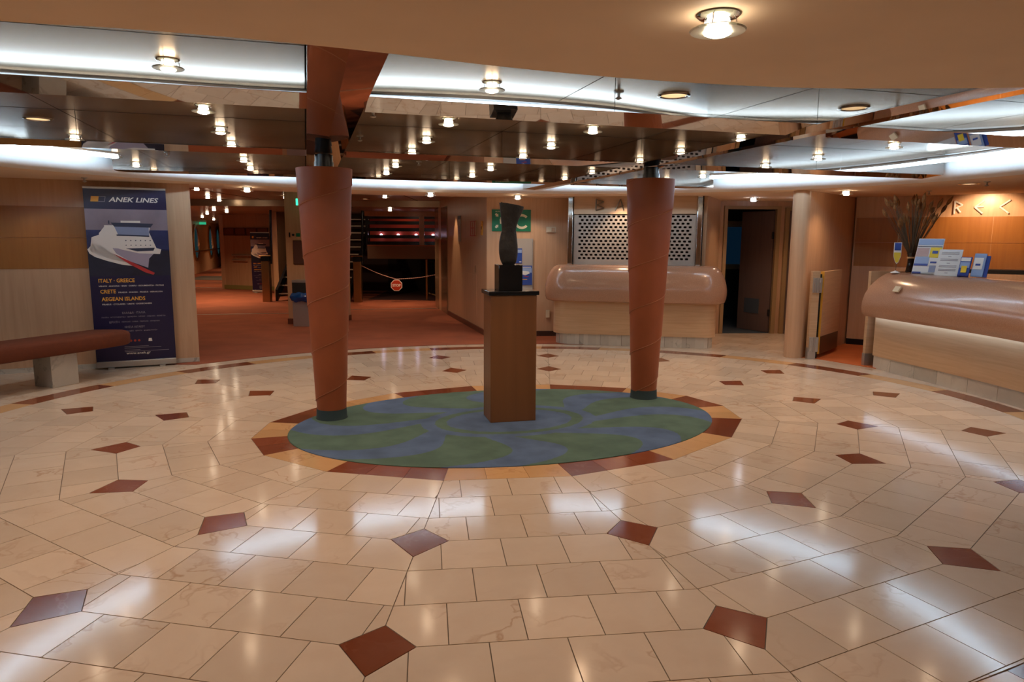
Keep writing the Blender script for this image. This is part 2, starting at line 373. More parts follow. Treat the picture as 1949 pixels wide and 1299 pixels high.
def clip_ellipse(poly, ins=0.0):
    # cut by the tangent lines of the ellipse nearest to the polygon
    for i in range(96):
        a, b = ellout[i], ellout[(i+1) % 96]
        m = ((a[0]+b[0])/2, (a[1]+b[1])/2)
        if any(math.hypot(p[0]-m[0], p[1]-m[1]) < 0.7 for p in poly): 
            poly = clip(poly, a, b)
            if len(poly) < 3: return poly
    c = (sum(p[0] for p in poly)/len(poly), sum(p[1] for p in poly)/len(poly))
    if (c[0]/EA)**2 + (c[1]/EB)**2 > 1.0: return []
    return poly
for ci in range(len(OD)-1):
    for k in range(16):
        a, b = Vector(RINGS[ci][k]), Vector(RINGS[ci][(k+1) % 16]); a2, b2 = Vector(RINGS[ci+1][k]), Vector(RINGS[ci+1][(k+1) % 16])
        t = (b2-a2).normalized(); L2 = (b2-a2).length; mid = (a2+b2)/2; nrm = Vector((t.y, -t.x))
        trap = [tuple(a), tuple(a2), tuple(b2), tuple(b)]
        if area(trap) < 0: trap = trap[::-1]
        w = 0.305; sh = (0.5 if (ci + k) % 2 else 0.0) * w + rng.uniform(-.02, .02)
        n0 = int(L2/w/2) + 2
        for j in range(-n0, n0+1):
            u0, u1 = j*w + sh, (j+1)*w + sh
            p = trap
            q0 = mid + t*u0; q1 = mid + t*u1
            sgn = 1
            # keep between the two joint lines
            c_in = mid + t*((u0+u1)/2)
            def keep(p, q, inside):
                aa, bb = q, q + nrm
                if (bb.x-aa.x)*(inside.y-aa.y)-(bb.y-aa.y)*(inside.x-aa.x) < 0: aa, bb = bb, aa
                return clip(p, aa, bb)
            p = keep(p, q0, c_in); 
            if len(p) < 3: continue
            p = keep(p, q1, c_in)
            if len(p) < 3: continue
            # merge slivers away: very thin end pieces are left as they are
            for (ri, kk) in ((ci, k), (ci, (k+1) % 16), (ci+1, k), (ci+1, (k+1) % 16)):
                if (ri, kk) in DI:
                    d = DI[(ri, kk)]; side = d[1] if kk == k else d[3]
                    tip = d[0] if ri == ci else d[2]
                    v = Vector(RINGS[ri][kk]); e0, e1 = Vector(tip), Vector(side)
                    # keep the side away from v
                    if (e1.x-e0.x)*(v.y-e0.y)-(e1.y-e0.y)*(v.x-e0.x) > 0: e0, e1 = e1, e0
                    p = clip(p, e0, e1)
                    if len(p) < 3: break
            if len(p) < 3 or abs(area(p)) < 0.0006: continue
            if ci >= 6:
                p = clip_ellipse(p)
                if len(p) < 3 or abs(area(p)) < 0.0012: continue
            p = inset(p, G)
            if p: tiles.append((p, 'M'))
# inner border ring between the carpet and the first course
CA, CB = 1.80, 1.19
inner_tiles = []
def cpt(v):
    """point of the carpet rim that faces v"""
    best = min((Vector(ell(CA-0.01, CB-0.01, 2*PI*i/720)) for i in range(720)), key=lambda q: (q-v).length); return best
for k in range(16):
    a, b = Vector(VP[k]), Vector(VP[(k+1) % 16]); m = (a+b)/2
    col = 'Y' if k % 2 == 0 else 'R'
    ns = 3 if (b-a).length > 0.75 else 2
    pr_ = [a.lerp(b, i/ns) for i in range(ns+1)]; ci_ = [cpt(p) for p in pr_]
    for i in range(ns):
        p = inset([tuple(x) for x in (ci_[i], pr_[i], pr_[i+1], ci_[i+1])], 0.0012 if ns > 1 else G)
        if p: inner_tiles.append((p, col))
# outer border ring and the pale strips outside it
outer_tiles = []; edge_tiles = []
def epa(a, b, ang):     # point of the ellipse at a physical angle
    r = 1/math.sqrt((math.cos(ang)/a)**2 + (math.sin(ang)/b)**2); return (r*math.cos(ang), r*math.sin(ang))
for i in range(32):
    for j in range(3):
        a0, a1 = 2*PI*(i+j/3)/32, 2*PI*(i+(j+1)/3)/32
        p = inset([epa(4.512, 3.872, a0), epa(4.73, 4.08, a0), epa(4.73, 4.08, a1), epa(4.512, 3.872, a1)], 0.0015)
        outer_tiles.append((p, 'Y' if i % 2 == 0 else 'R'))
for i in range(96):
    a0, a1 = 2*PI*i/96, 2*PI*(i+1)/96
    edge_tiles.append((inset([epa(4.733, 4.083, a0), epa(4.98, 4.30, a0), epa(4.98, 4.30, a1), epa(4.733, 4.083, a1)], G), 'M'))
far_tiles = []
for rr in range(8):
    o0, o1 = rr*0.32, rr*0.32 + 0.32
    for i in range(110):
        a0, a1 = 2*PI*(i+0.5*(rr % 2))/110, 2*PI*(i+1+0.5*(rr % 2))/110
        dg = math.degrees((a0+a1)/2) % 360
        if 72 < dg < 127: continue
        far_tiles.append((inset([epa(4.98+o0, 4.30+o0, a0), epa(4.98+o1, 4.30+o1, a0), epa(4.98+o1, 4.30+o1, a1), epa(4.98+o0, 4.30+o0, a1)], G), 'M'))
def cen(p): return (sum(q[0] for q in p)/len(p), sum(q[1] for q in p)/len(p))
def view_rank(p):
    c = cen(p); w = LW(*c); 
    if w.y < 1.0: return -1
    sx = 974.5 + 1328*w.x/w.y; sy = 455 + 1.53*1328/w.y
    if not (-60 < sx < 2010 and sy < 1330): return -1
    return abs(area(p))/w.y**3
MM = {'M': M_MARBLE, 'R': M_REDST, 'Y': M_YELST}
def put_tile(name, p, key, z=0.0):
    c = cen(p); mb = MB().prism([(q[0]-c[0], q[1]-c[1]) for q in p], -0.012, z)
    o = obj(name, mb, MM[key], floor); o.location = (c[0], c[1], 0)
    return o
allm = sorted(tiles + edge_tiles, key=lambda t: -view_rank(t[0]))
for p, k in allm[:300]: put_tile('tile', p, k)
rest = MB()
for p, k in allm[300:] + far_tiles:
    if p: rest.prism(p, -0.012, 0.0)
ro = obj('tile_field', rest, M_MARBLE, floor); ro['kind'] = 'stuff'
for p, k in inner_tiles: 
    o = put_tile('border_tile', p, k)
for p, k in outer_tiles:
    c = cen(p); w = LW(*c)
    put_tile('border_tile', p, k)
for _, _, p in diam:
    q = inset(p, G)
    put_tile('diamond_tile', q, 'R')

# corridor and reception carpets (setting)
edge = [LW(*epa(4.985, 4.305, math.radians(d))) for d in range(130, 55, -3)]
carp = MB().prism([(p.x, p.y) for p in edge] + [(1.0, 10.6), (1.0, 11.2), (-0.3, 11.1), (-0.3, 17.2), (-0.9, 17.2), (-0.9, 22), (-3, 42), (-24, 42), (-24, 20), (-6.5, 8.2)], -0.05, 0.004)
struct('floor', carp, M_CARP)
carp2 = MB().prism([tuple(LW(5.0, 1.0).xy), tuple(LW(4.7, 2.02).xy), (3.80, 9.05), (4.95, 10.4), (9.5, 8.5), (7.5, 3.0), (5.6, 3.5), (5.1, 6.2), (4.9, 7.4)], -0.05, 0.006)
struct('floor', carp2, M_CARP2)
for n, p, q in (('trim_1', (-6.3, 13.66), (-3.9, 14.14)), ('trim_2', (-3.9, 14.78), (-1.6, 15.22)), ('trim_3', (-9.9, 21.15), (-8.6, 20.93))):
    struct(n, MB().wall(p, q, 0.0, 0.010, 0.045), M_BRUSH)

# ================================================================== CEILING
ZS, ZC, ZB = 2.15, 2.42, 2.20
ceil = struct('ceiling', MB().prism([(-6.5, -6.2), (6.5, -6.2), (6.5, 4.6), (-6.5, 4.6)], ZC+0.02, ZC+0.10), M_GAP)
ceil.location = (C0[0], C0[1], 0); ceil.rotation_euler = (0, 0, TH)
# cassettes: bays of the beam grid
XB = [(-1.58, -1.29), (1.30, 1.60)]
YB = [(-1.96, -1.68), (0.31, 0.57), (2.58, 2.85)]
XC = [(-4.95, -1.58), (-1.29, 1.30), (1.60, 4.95)]
YC = [(-3.95, -1.96), (-1.68, 0.31), (0.57, 2.58), (2.85, 4.6)]
def inring(x, y, s=1.0): return (x/(4.86*s))**2 + (y/(4.20*s))**2 < 1
for (xa, xb) in XC:
    for (ya, yb) in YC:
        xm, ym = (xa+xb)/2, (ya+yb)/2
        for (x0, x1) in ((xa, xm), (xm, xb)):
            for (y0, y1) in ((ya, ym), (ym, yb)):
                if not any(inring(x, y) for x in (x0, x1, (x0+x1)/2) for y in (y0, y1, (y0+y1)/2)): continue
                g = 0.004
                mb = MB().box(x0+g, y0+g, ZC, x1-g, y1-g, ZC+0.018)
                obj('ceiling_panel', mb, M_CEILM, ceil)
# mirror beams: polished side plates in lengths, a polished soffit strip below
def xspan(y, s=1.0):
    v = 1-(y/(4.13*s))**2; return 4.79*s*math.sqrt(max(v, 0))
def yspan(x, s=1.0):
    v = 1-(x/(4.79*s))**2; return 4.13*s*math.sqrt(max(v, 0))
tn = 4
def beam_y(y0, y1, tl=0.011):
    """beam that runs along local x"""
    global tn
    X = min(xspan(y0), xspan(y1))
    o = struct('trim_%d' % tn, MB().box(-X, y0+0.012, ZB+0.016, X, y1-0.012, ZC), M_GAP); tn += 1
    o.location = (C0[0], C0[1], 0); o.rotation_euler = (0, 0, TH)
    segs = [(-X, -1.58), (-1.29, 1.30), (1.60, X)]
    for s0, s1 in segs:
        if s1-s0 < 0.3: continue
        n = max(1, round((s1-s0)/1.3))
        for i in range(n):
            a, b = s0+(s1-s0)*i/n, s0+(s1-s0)*(i+1)/n
            obj('mirror_panel', MB().box(a+.0015, y0, ZB+0.008, b-.0015, y0+0.010, ZC-0.001), M_MIRROR, o)
            obj('mirror_panel', MB().box(a+.0015, y1-0.010, ZB+0.008, b-.0015, y1, ZC-0.001), M_MIRROR, o)
            # soffit strip, slightly pitched towards the entrance side
            mb = MB(); mb.add([(a, y0, ZB+tl), (b, y0, ZB+tl), (b, y1, ZB-tl), (a, y1, ZB-tl), (a, y0, ZB+tl+.006), (b, y0, ZB+tl+.006), (b, y1, ZB+tl+.006), (a, y1, ZB+tl+.006)],
                              [(0,3,2,1),(4,5,6,7),(0,1,5,4),(1,2,6,5),(2,3,7,6),(3,0,4,7)])
            obj('mirror_strip', mb, M_MIRROR, o)
    return o
def beam_x(x0, x1):
    global tn
    Y = min(yspan(x0), yspan(x1))
    o = struct('trim_%d' % tn, MB().box(x0+0.012, -Y, ZB+0.016, x1-0.012, Y, ZC), M_GAP); tn += 1
    o.location = (C0[0], C0[1], 0); o.rotation_euler = (0, 0, TH)
    edges_ = [-Y] + [v for pr in YB for v in pr] + [Y]
    for i in range(0, len(edges_), 2):
        s0, s1 = edges_[i], edges_[i+1]
        if s1-s0 < 0.1: continue
        n = max(1, round((s1-s0)/1.3))
        for j in range(n):
            a, b = s0+(s1-s0)*j/n, s0+(s1-s0)*(j+1)/n
            obj('mirror_panel', MB().box(x0, a+.0015, ZB+0.008, x0+0.010, b-.0015, ZC-0.001), M_MIRROR, o)
            obj('mirror_panel', MB().box(x1-0.010, a+.0015, ZB+0.008, x1, b-.0015, ZC-0.001), M_MIRROR, o)
    n = 5
    for j in range(n):
        a, b = -Y+2*Y*j/n, -Y+2*Y*(j+1)/n
        mb = MB()
        xm = (x0+x1)/2
        mb.add([(x0, a, ZB+.006), (xm, a, ZB-.004), (x1, a, ZB+.006), (x1, a, ZB+.012), (x0, a, ZB+.012), (x0, b, ZB+.006), (xm, b, ZB-.004), (x1, b, ZB+.006), (x1, b, ZB+.012), (x0, b, ZB+.012)],
               [(0,1,6,5),(1,2,7,6),(2,3,8,7),(3,4,9,8),(4,0,5,9),(4,3,2,1,0),(5,6,7,8,9)])
        obj('mirror_strip', mb, M_MIRROR, o)
    return o
for (a, b), tl_ in zip(YB, (0.019, 0.011, 0.002)): beam_y(a, b, tl_)
for a, b in XB: beam_x(a, b)

# plaster soffit ring with its coved inner edge (one ring mesh, profile swept around the oval)
prof = [(1.20, ZS), (1.085, ZS), (1.055, ZS+.004), (1.03, ZS+.014), (1.012, ZS+.030), (1.00, ZS+.055), (0.994, ZS+.09), (0.990, ZS+.14), (0.988, ZC+.03), (1.20, ZC+.03)]
NR = 144
mb = MB(); vs = []; fs = []
def soff_out(ang):
    return None
for s_, z_ in prof:
    for k in range(NR):
        t = 2*PI*k/NR; p = LW(4.85*s_*math.cos(t), 4.19*s_*math.sin(t), z_); vs.append(p)
for i in range(len(prof)):
    i2 = (i+1) % len(prof)
    for k in range(NR):
        k2 = (k+1) % NR; fs.append((i*NR+k, i2*NR+k, i2*NR+k2, i*NR+k2))
mb.add(vs, fs)
ring = struct('ceiling', mb, M_PLASTER, smooth=True)
ring.data.materials.append(M_COVE)
for pl_ in ring.data.polygons:
    if pl_.center.z > ZS+.009: pl_.material_index = 1
# flat soffit outside the ring: over the hall, the bar, the reception (not over the corridor)
def quadstrip(a0, a1, outer_pts):
    return None
def soffit_slab(deg0, deg1, R, z0=ZS+.0005, z1=ZC+.03, nseg=40):
    inn = [LW(*[v*1.19 for v in (4.85*math.cos(math.radians(deg0+(deg1-deg0)*i/nseg)), 4.19*math.sin(math.radians(deg0+(deg1-deg0)*i/nseg)))]) for i in range(nseg+1)]
    out = [LW(*[v*R for v in (4.85*math.cos(math.radians(deg0+(deg1-deg0)*i/nseg)), 4.19*math.sin(math.radians(deg0+(deg1-deg0)*i/nseg)))]) for i in range(nseg+1)]
    m = MB()
    for i in range(nseg):
        m.prism([tuple(inn[i].xy), tuple(inn[i+1].xy), tuple(out[i+1].xy), tuple(out[i].xy)], z0, z1)
    return m
struct('ceiling', soffit_slab(-185, 79, 2.3), M_PLASTER)
struct('ceiling', soffit_slab(128, 175, 1.75), M_PLASTER)
# near soffit with the wavy front edge, overhead of the viewer
crv = [(-5.2, -2.7), (-4.2, -2.95), (-3.3, -3.04), (-2.44, -3.06), (-2.16, -3.083), (-1.87, -3.085), (-1.59, -3.07), (-1.32, -3.04), (-.81, -2.97), (-.27, -2.95), (.3, -3.0), (.72, -3.115), (1.2, -3.29), (1.9, -3.62), (2.5, -3.95)]
def catmull(P, n=6):
    out = []
    for i in range(len(P)-1):
        p0, p1, p2, p3 = P[max(i-1, 0)], P[i], P[i+1], P[min(i+2, len(P)-1)]
        for j in range(n):
            t = j/n
            out.append(tuple(0.5*((2*p1[d]) + (-p0[d]+p2[d])*t + (2*p0[d]-5*p1[d]+4*p2[d]-p3[d])*t*t + (-p0[d]+3*p1[d]-3*p2[d]+p3[d])*t**3) for d in range(len(p1))))
    out.append(tuple(P[-1])); return out
cs = catmull(crv)
m = MB()
for i in range(len(cs)-1):
    p, q = cs[i], cs[i+1]
    m.prism([tuple(LW(*p).xy), tuple(LW(*q).xy), tuple(LW(q[0], -5.1).xy), tuple(LW(p[0], -5.1).xy)], ZS-.003, ZC+.012)
struct('ceiling', m, M_PLASTER)
# fluorescent tubes hidden in the cove: real lamps lying behind beam and lip
tube_n = 0
M_TUBE2 = mat('soft_fluorescent_tube', (1, 1, 1), 0.5, emit=COOL, estr=COVE_E*.5)
def tube_lamp(path, label, m=M_TUBE):
    t = thing('fluorescent_tube', label, 'lamp', (0, 0, 0), 0, 'cool white tubes hidden in the ceiling cove')
    obj('tube', MB().tube(path, 0.014, 8), m, t)
    o = obj('batten', MB().tube([Vector(p)+Vector((0, 0, 0.034)) for p in path], 0.018, 6), M_WHITEP, t)
for lo, hi, lab in ((-58, -12, 'fluorescent tube glowing in the cove beyond the right edge of the view'), (-12, 33, 'fluorescent tube glowing in the cove above the reception desk'),
                    (33, 62, 'fluorescent tube glowing in the cove above the alcove and rounded wall end'), (62, 92, 'fluorescent tube glowing in the cove above the bar counter and green sign'),
                    (92, 128, 'fluorescent tube glowing in the cove above the corridor mouth'), (128, 158, 'fluorescent tube glowing in the cove above the large ferry banner'),
                    (158, 205, 'fluorescent tube glowing in the cove above the rust-brown bench')):
    n_ = int((hi-lo)/2.5)
    pth = [LW(4.85*.937*math.cos(math.radians(lo+.1+(hi-lo-.2)*j/n_)), 4.19*.937*math.sin(math.radians(lo+.1+(hi-lo-.2)*j/n_)), ZC-0.095) for j in range(n_+1)]
    tube_lamp(pth, 'cool white ' + lab)
for i0, i1, lab in ((8, 44, 'left half of the near soffit edge'), (44, len(cs)-8, 'right half of the near soffit edge')):
    pth = [LW(q[0], q[1]+0.16, ZC-0.06) for q in cs[i0:i1+1]]
    tube_lamp(pth, 'cool white fluorescent tube hidden behind the ' + lab, M_TUBE2)
# corridor ceiling
cc = struct('ceiling', MB().prism([tuple(LW(*[v*1.195 for v in (4.85*math.cos(math.radians(d)), 4.19*math.sin(math.radians(d)))]).xy) for d in range(131, 76, -3)] + [(1.2, 11.2), (0, 14), (0, 15), (-9, 15), (-9, 9)], 2.30, 2.42), M_CEILC)
struct('ceiling', MB().prism([(0, 14.9), (0, 20), (-4, 43), (-26, 43), (-26, 14.9)], 2.17, 2.42), M_CEILC)
for x in (-5.2, -3.6, -2.0): 
    obj('panel_joint', MB().box(x, 9.8, 2.296, x+.012, 14.88, 2.30), M_GAP, cc)
# overall hull lid so that no light leaks in
struct('ceiling', MB().box(-30, -8, 2.46, 14, 45, 2.52), M_GAP)

# ================================================================== WALLS
WD = Vector((3.84-4.93+0, 0, 0))
wl_dir = Vector((1.09, 0.52)).normalized()
pE = Vector((-3.86, 8.50)); 
def wl(s): return pE - wl_dir*s          # s metres left of the wall end
def seg_wall(parent_name, s0, s1, z0, z1, m, out=0.0, t=0.12, parent=None, nm=None):
    a, b = wl(s1), wl(s0); n = Vector((wl_dir.y, -wl_dir.x))*out
    o = (struct if parent is None else obj)(nm or parent_name, MB().wall(a+n, b+n, z0, z1, t), m, parent) if parent is None else obj(nm, MB().wall(a+n, b+n, z0, z1, t), m, parent)
    return o
wall_l = struct('wall_left', MB().wall(wl(6.5), wl(0), 0, ZS+.02, 0.14), M_WALLW)
# amber band of two veneer panels, rows of joints
for z0, z1 in ((1.165, 1.507), (1.511, 1.853)):
    for s0, s1 in ((0.86, 2.3), (2.304, 3.8), (3.804, 5.3)):
        a, b = wl(s1), wl(s0); n = Vector((wl_dir.y, -wl_dir.x))*0.006
        obj('veneer_panel', MB().wall(a+n, b+n, z0, z1, 0.02), M_BAND, wall_l)
a, b = wl(6.5), wl(0.0); n = Vector((wl_dir.y, -wl_dir.x))*0.012
struct('baseboard_left', MB().wall(a+n, b+n, 0.0, 0.055, 0.02), M_KICKST)
# remaining perimeter of the hall behind and beside the viewer
pl = wl(6.5)
struct('wall_left', MB().wall((-8.6, -2.2), (pl.x, pl.y), 0, 2.3, 0.1), M_WALLW)
struct('wall_back', MB().wall((9.2, -2.2), (-8.6, -2.2), 0, 2.3, 0.1), M_WALLW)
struct('wall_right', MB().wall((10.2, 7.0), (9.2, -2.2), 0, 2.3, 0.1), M_WALLW)
# corridor right wall
wr = struct('wall_corridor', MB().wall((-1.58, 15.05), (-0.40, 10.90), 0, 2.34, 0.12), M_WALLW)
struct('baseboard_corridor', MB().wall((-1.30, 13.98), (-0.417, 10.87), 0, 0.09, 0.02), mat('brown_skirting', (0.16, 0.05, 0.025), 0.5))
# hatch lines in this wall
dvc = (Vector((-0.40, 10.90)) - Vector((-1.58, 15.05))).normalized(); nvc = Vector((dvc.y, -dvc.x))
def cwall(s): return Vector((-0.40, 10.90)) - dvc*s
for s0, s1, z0, z1, nm in ((0.7, 1.6, 0.25, 0.93, 'hatch'),):
    q0, q1 = cwall(s1), cwall(s0); obj(nm, MB().wall(q0+nvc*.004, q1+nvc*.004, z0, z1, .01), M_WALLW, wr)
# glossy sliding door closing the corridor wall
dr = struct('door_1', MB().wall((-1.72, 15.6), (-1.31, 14.05), 0.0, 2.16, 0.05), mat('satin_brown_panel', (0.30, 0.19, 0.11), 0.22, 0.3))
obj('door_rail', MB().tube([(-1.66, 15.1, 1.52), (-1.46, 14.3, 1.52)], 0.016, 8), M_BRUSH, dr)
# wall with the green sign
struct('wall_sign', MB().wall((-0.40, 10.90), (0.93, 11.0), 0, 2.34, 0.12), M_WALLW)
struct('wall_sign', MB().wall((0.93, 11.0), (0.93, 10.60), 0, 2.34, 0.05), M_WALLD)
struct('baseboard_sign', MB().wall((-0.38, 10.885), (0.90, 10.985), 0, 0.085, 0.012), mat('dark_skirting', (0.05, 0.02, 0.012), 0.5))

# ================================================================== BAR
bl, br = Vector((0.82, 10.57)), Vector((2.72, 10.15)); bd = (br-bl).normalized(); bn = Vector((bd.y, -bd.x))
brz = math.atan2(bd.y, bd.x); blen = (br-bl).length
# fascia panel above the shutter
fas = struct('wall_bar', MB().wall(bl+bd*.09, br-bd*.08, 1.895, 2.16, 0.06), wood('birch_fascia', (0.62, 0.44, 0.28), (0.52, 0.33, 0.2), 0.35, 'H'))
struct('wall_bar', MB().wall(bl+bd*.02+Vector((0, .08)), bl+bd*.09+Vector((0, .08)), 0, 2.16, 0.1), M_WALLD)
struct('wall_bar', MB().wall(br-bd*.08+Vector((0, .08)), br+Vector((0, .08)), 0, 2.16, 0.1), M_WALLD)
# inside of the bar, dark
struct('wall_bar', MB().wall((1.0, 12.6), (3.1, 12.2), 0, 2.3, 0.05), mat('dim_bar_wall', (0.05, 0.035, 0.03), 0.6))
for i, (p, lab) in enumerate(((bl+bd*.045, 'mirror-polished steel post left of the perforated shutter'), (br-bd*.04, 'mirror-polished steel post right of the perforated shutter'))):
    t = thing('chrome_post', lab, 'post', (p.x, p.y, 0), brz)
    obj('post_shaft', MB().box(-.035, -.03, 0, .035, .03, 2.148), M_CHROME, t, bevel=.004)
    obj('shadow_gap', MB().box(.037, -.01, 0, .047, .03, 2.148), M_GAP, t)
# angular steel letters BAR
def strokes(mb, lines, w=0.018, d0=0.0, d1=0.018, sx=1, sz=1, r=None):
    for (x0, z0, x1, z1) in lines:
        mb.tube([(x0*sx, -0.015, z0*sz), (x1*sx, -0.015, z1*sz)], w/2, 6)
LET = {'B': [(0, 0, 0, 1), (0, 1, .75, .78), (.75, .78, .08, .5), (.08, .5, .8, .22), (.8, .22, 0, 0)],
       'A': [(0, 0, .5, 1), (.5, 1, .85, 0), (.12, .22, .8, .42)],
       'R': [(.1, 0, .1, 1), (.1, 1, .8, .68), (.8, .68, .15, .42), (.3, .48, .65, .1)],
       'E': [(.85, 1, .08, .5), (.08, .5, .8, 0), (.1, .5, .85, .55)],
       'C': [(.95, 1, .12, .5), (.12, .5, .9, 0)]}
for ch, s, lab in (('B', .42, 'angular steel letter B on the birch panel above the bar shutter'), ('A', .70, 'angular steel letter A on the birch panel above the bar shutter'), ('R', .98, 'angular steel letter R behind the right column above the bar')):
    mb = MB(); strokes(mb, LET[ch], 0.016, sx=.15, sz=.165)
    p = bl + bd*s + bn*0.004
    tag(obj('wall_letter', mb, mat('dark_steel_letter', (.20, .16, .12), .3, .9), loc=(p.x, p.y, 1.945), rz=brz), lab, 'letter', 'steel letters above the bar')
# perforated roller shutter: thirteen slats with oblong holes
sh = thing('roller_shutter', 'closed metal roller shutter full of oblong holes above the bar counter', 'shutter', (bl.x+bd.x*.105+.01, bl.y+bd.y*.105+.03, 0), brz)
W_ = blen - .20; z0s, z1s = 1.22, 1.885; nrow = 13; ph = (z1s-z0s)/nrow; ncol = 23; mgn = 0.055; pw = (W_-2*mgn)/ncol
m_sh = mat('shutter_metal', (0.58, 0.52, 0.46), 0.35, 0.5)
def slat_mesh(shift):
    vs = []; fs = []; mb = MB(); NH = 12
    hw, hh = pw*.34, ph*.30
    for c in range(ncol):
        cx = mgn + (c+.5)*pw; cz = ph/2
        x0, x1 = mgn+c*pw, mgn+(c+1)*pw
        ccx = cx + shift*pw*.25
        hole = [(ccx + hw*math.copysign(abs(math.cos(2*PI*k/NH))**.6, math.cos(2*PI*k/NH)), cz + hh*math.copysign(abs(math.sin(2*PI*k/NH))**.6, math.sin(2*PI*k/NH))) for k in range(NH)]
        box = []
        for k in range(NH):
            a = 2*PI*k/NH; dx, dz = math.cos(a), math.sin(a)
            tt = min((pw/2)/abs(dx) if abs(dx) > 1e-9 else 9, (ph/2)/abs(dz) if abs(dz) > 1e-9 else 9)
            box.append([cx+dx*tt, cz+dz*tt])
        # snap to the true corners
        for (qx, qz) in ((x0, 0), (x1, 0), (x1, ph), (x0, ph)):
            j = min(range(NH), key=lambda k: (box[k][0]-qx)**2+(box[k][1]-qz)**2*6); box[j] = [qx, qz]
        b = len(vs); vs += [(p[0], 0, p[1]) for p in hole] + [(p[0], 0, p[1]) for p in box] + [(p[0], .006, p[1]) for p in hole]
        for k in range(NH):
            k2 = (k+1) % NH; fs.append((b+k, b+NH+k, b+NH+k2, b+k2)); fs.append((b+k2, b+2*NH+k2, b+2*NH+k, b+k))
    mb.add(vs, fs); mb.box(0, 0, 0, mgn, .004, ph); mb.box(W_-mgn, 0, 0, W_, .004, ph)
    return mb.mesh('slat', m_sh)
sm = (slat_mesh(-1), slat_mesh(1))
for i in range(nrow): obj('slat', sm[i % 2], None, sh, loc=(0, 0, z0s+i*ph))
obj('bottom_bar', MB().box(0, -.006, 1.15, W_, .012, z0s), m_sh, sh)
obj('guide_rail', MB().box(-.012, -.02, 1.15, 0, .03, z1s), m_sh, sh); obj('guide_rail', MB().box(W_, -.02, 1.15, W_+.012, .03, z1s), m_sh, sh)

def rrect(hw, d0, d1, r, n=8, open_back=True):
    """plan outline: front edge at y=-d0, back at y=d1, rounded front corners"""
    pts = [(hw, d1)]
    pts = [(-hw, d1), (-hw, -d0+r)]
    for i in range(1, n+1):
        a = PI + (PI/2)*i/n; pts.append((-hw+r+r*math.cos(a), -d0+r+r*math.sin(a)))
    for i in range(0, n+1):
        a = 1.5*PI + (PI/2)*i/n; pts.append((hw-r+r*math.cos(a), -d0+r+r*math.sin(a)))
    pts.append((hw, d1)); return pts
def loft(mb, outlines):
    n = len(outlines[0][0]); vs = []; fs = []
    for pts, z in outlines: vs += [(p[0], p[1], z) for p in pts]
    for i in range(len(outlines)-1):
        for k in range(n):
            k2 = (k+1) % n; fs.append((i*n+k, i*n+k2, (i+1)*n+k2, (i+1)*n+k))
    fs.append(tuple(range(n-1, -1, -1))); fs.append(tuple((len(outlines)-1)*n+k for k in range(n)))
    return mb.add(vs, fs)
bar = thing('bar_counter', 'rounded bar counter with rose-brown roll top below the perforated shutter', 'counter', (1.725, 9.93, 0), math.radians(-11.0))
hwb = 1.165
bd_ = MB(); o_ = rrect(hwb, 0.0, .365, .20); loft(bd_, [(o_, .16), (o_, .70)])
body = obj('counter_body', bd_, M_BIRCH, bar, smooth=True)
# kick plinth of marble slabs
kp = rrect(hwb-.035, -.035, .365, .19)
kick = obj('plinth', (lambda b: loft(b, [([(x*.99, y) for x, y in kp], 0), ([(x*.99, y) for x, y in kp], .158)]))(MB()), M_GROUT, bar)
def slabs_along(path, w, z0, z1, t, m, parent, name='marble_slab'):
    # cut a plan path into slabs of width w
    P = [Vector(p) for p in path]; L = [0]
    for i in range(1, len(P)): L.append(L[-1] + (P[i]-P[i-1]).length)
    def at(s):
        for i in range(1, len(P)):
            if s <= L[i] + 1e-9: return P[i-1].lerp(P[i], (s-L[i-1])/max(1e-9, L[i]-L[i-1]))
        return P[-1]
    n = round(L[-1]/w)
    for j in range(n):
        s0, s1 = L[-1]*j/n+.002, L[-1]*(j+1)/n-.002; k = 5
        pts = [at(s0+(s1-s0)*i/k) for i in range(k+1)]
        nrm = []
        for i in range(k+1):
            d = (pts[min(i+1, k)]-pts[max(i-1, 0)]).normalized(); nrm.append(Vector((d.y, -d.x)))
        mb = MB()
        for i in range(k):
            mb.prism([tuple(pts[i]), tuple(pts[i]+nrm[i]*t), tuple(pts[i+1]+nrm[i+1]*t), tuple(pts[i+1])], z0, z1)
        obj(name, mb, m, parent)
slabs_along([(x*.99, y) for x, y in kp], .31, 0.0, .158, .012, M_KICKST, bar)
def roll_prof():
    return [(.645, .03), (.640, .11), (.655, .135), (.70, .150), (.76, .158), (.83, .156), (.90, .142), (.97, .120), (1.03, .092), (1.08, .058), (1.12, .018), (1.145, -.025), (1.158, -.085)]
ol = []
for z, o in roll_prof(): ol.append((rrect(hwb+o*.85, o, .365, .20+max(o, -.1)), z))
obj('roll_top', loft(MB(), ol), M_ROLL, bar, smooth=True)
tag(obj('wall_socket', MB().box(-.03, -.012, -.06, .03, 0, .06), M_CREAM, loc=(0.56, 10.955, 0.36), rz=.07), 'small cream socket low on the wall left of the bar counter', 'socket')

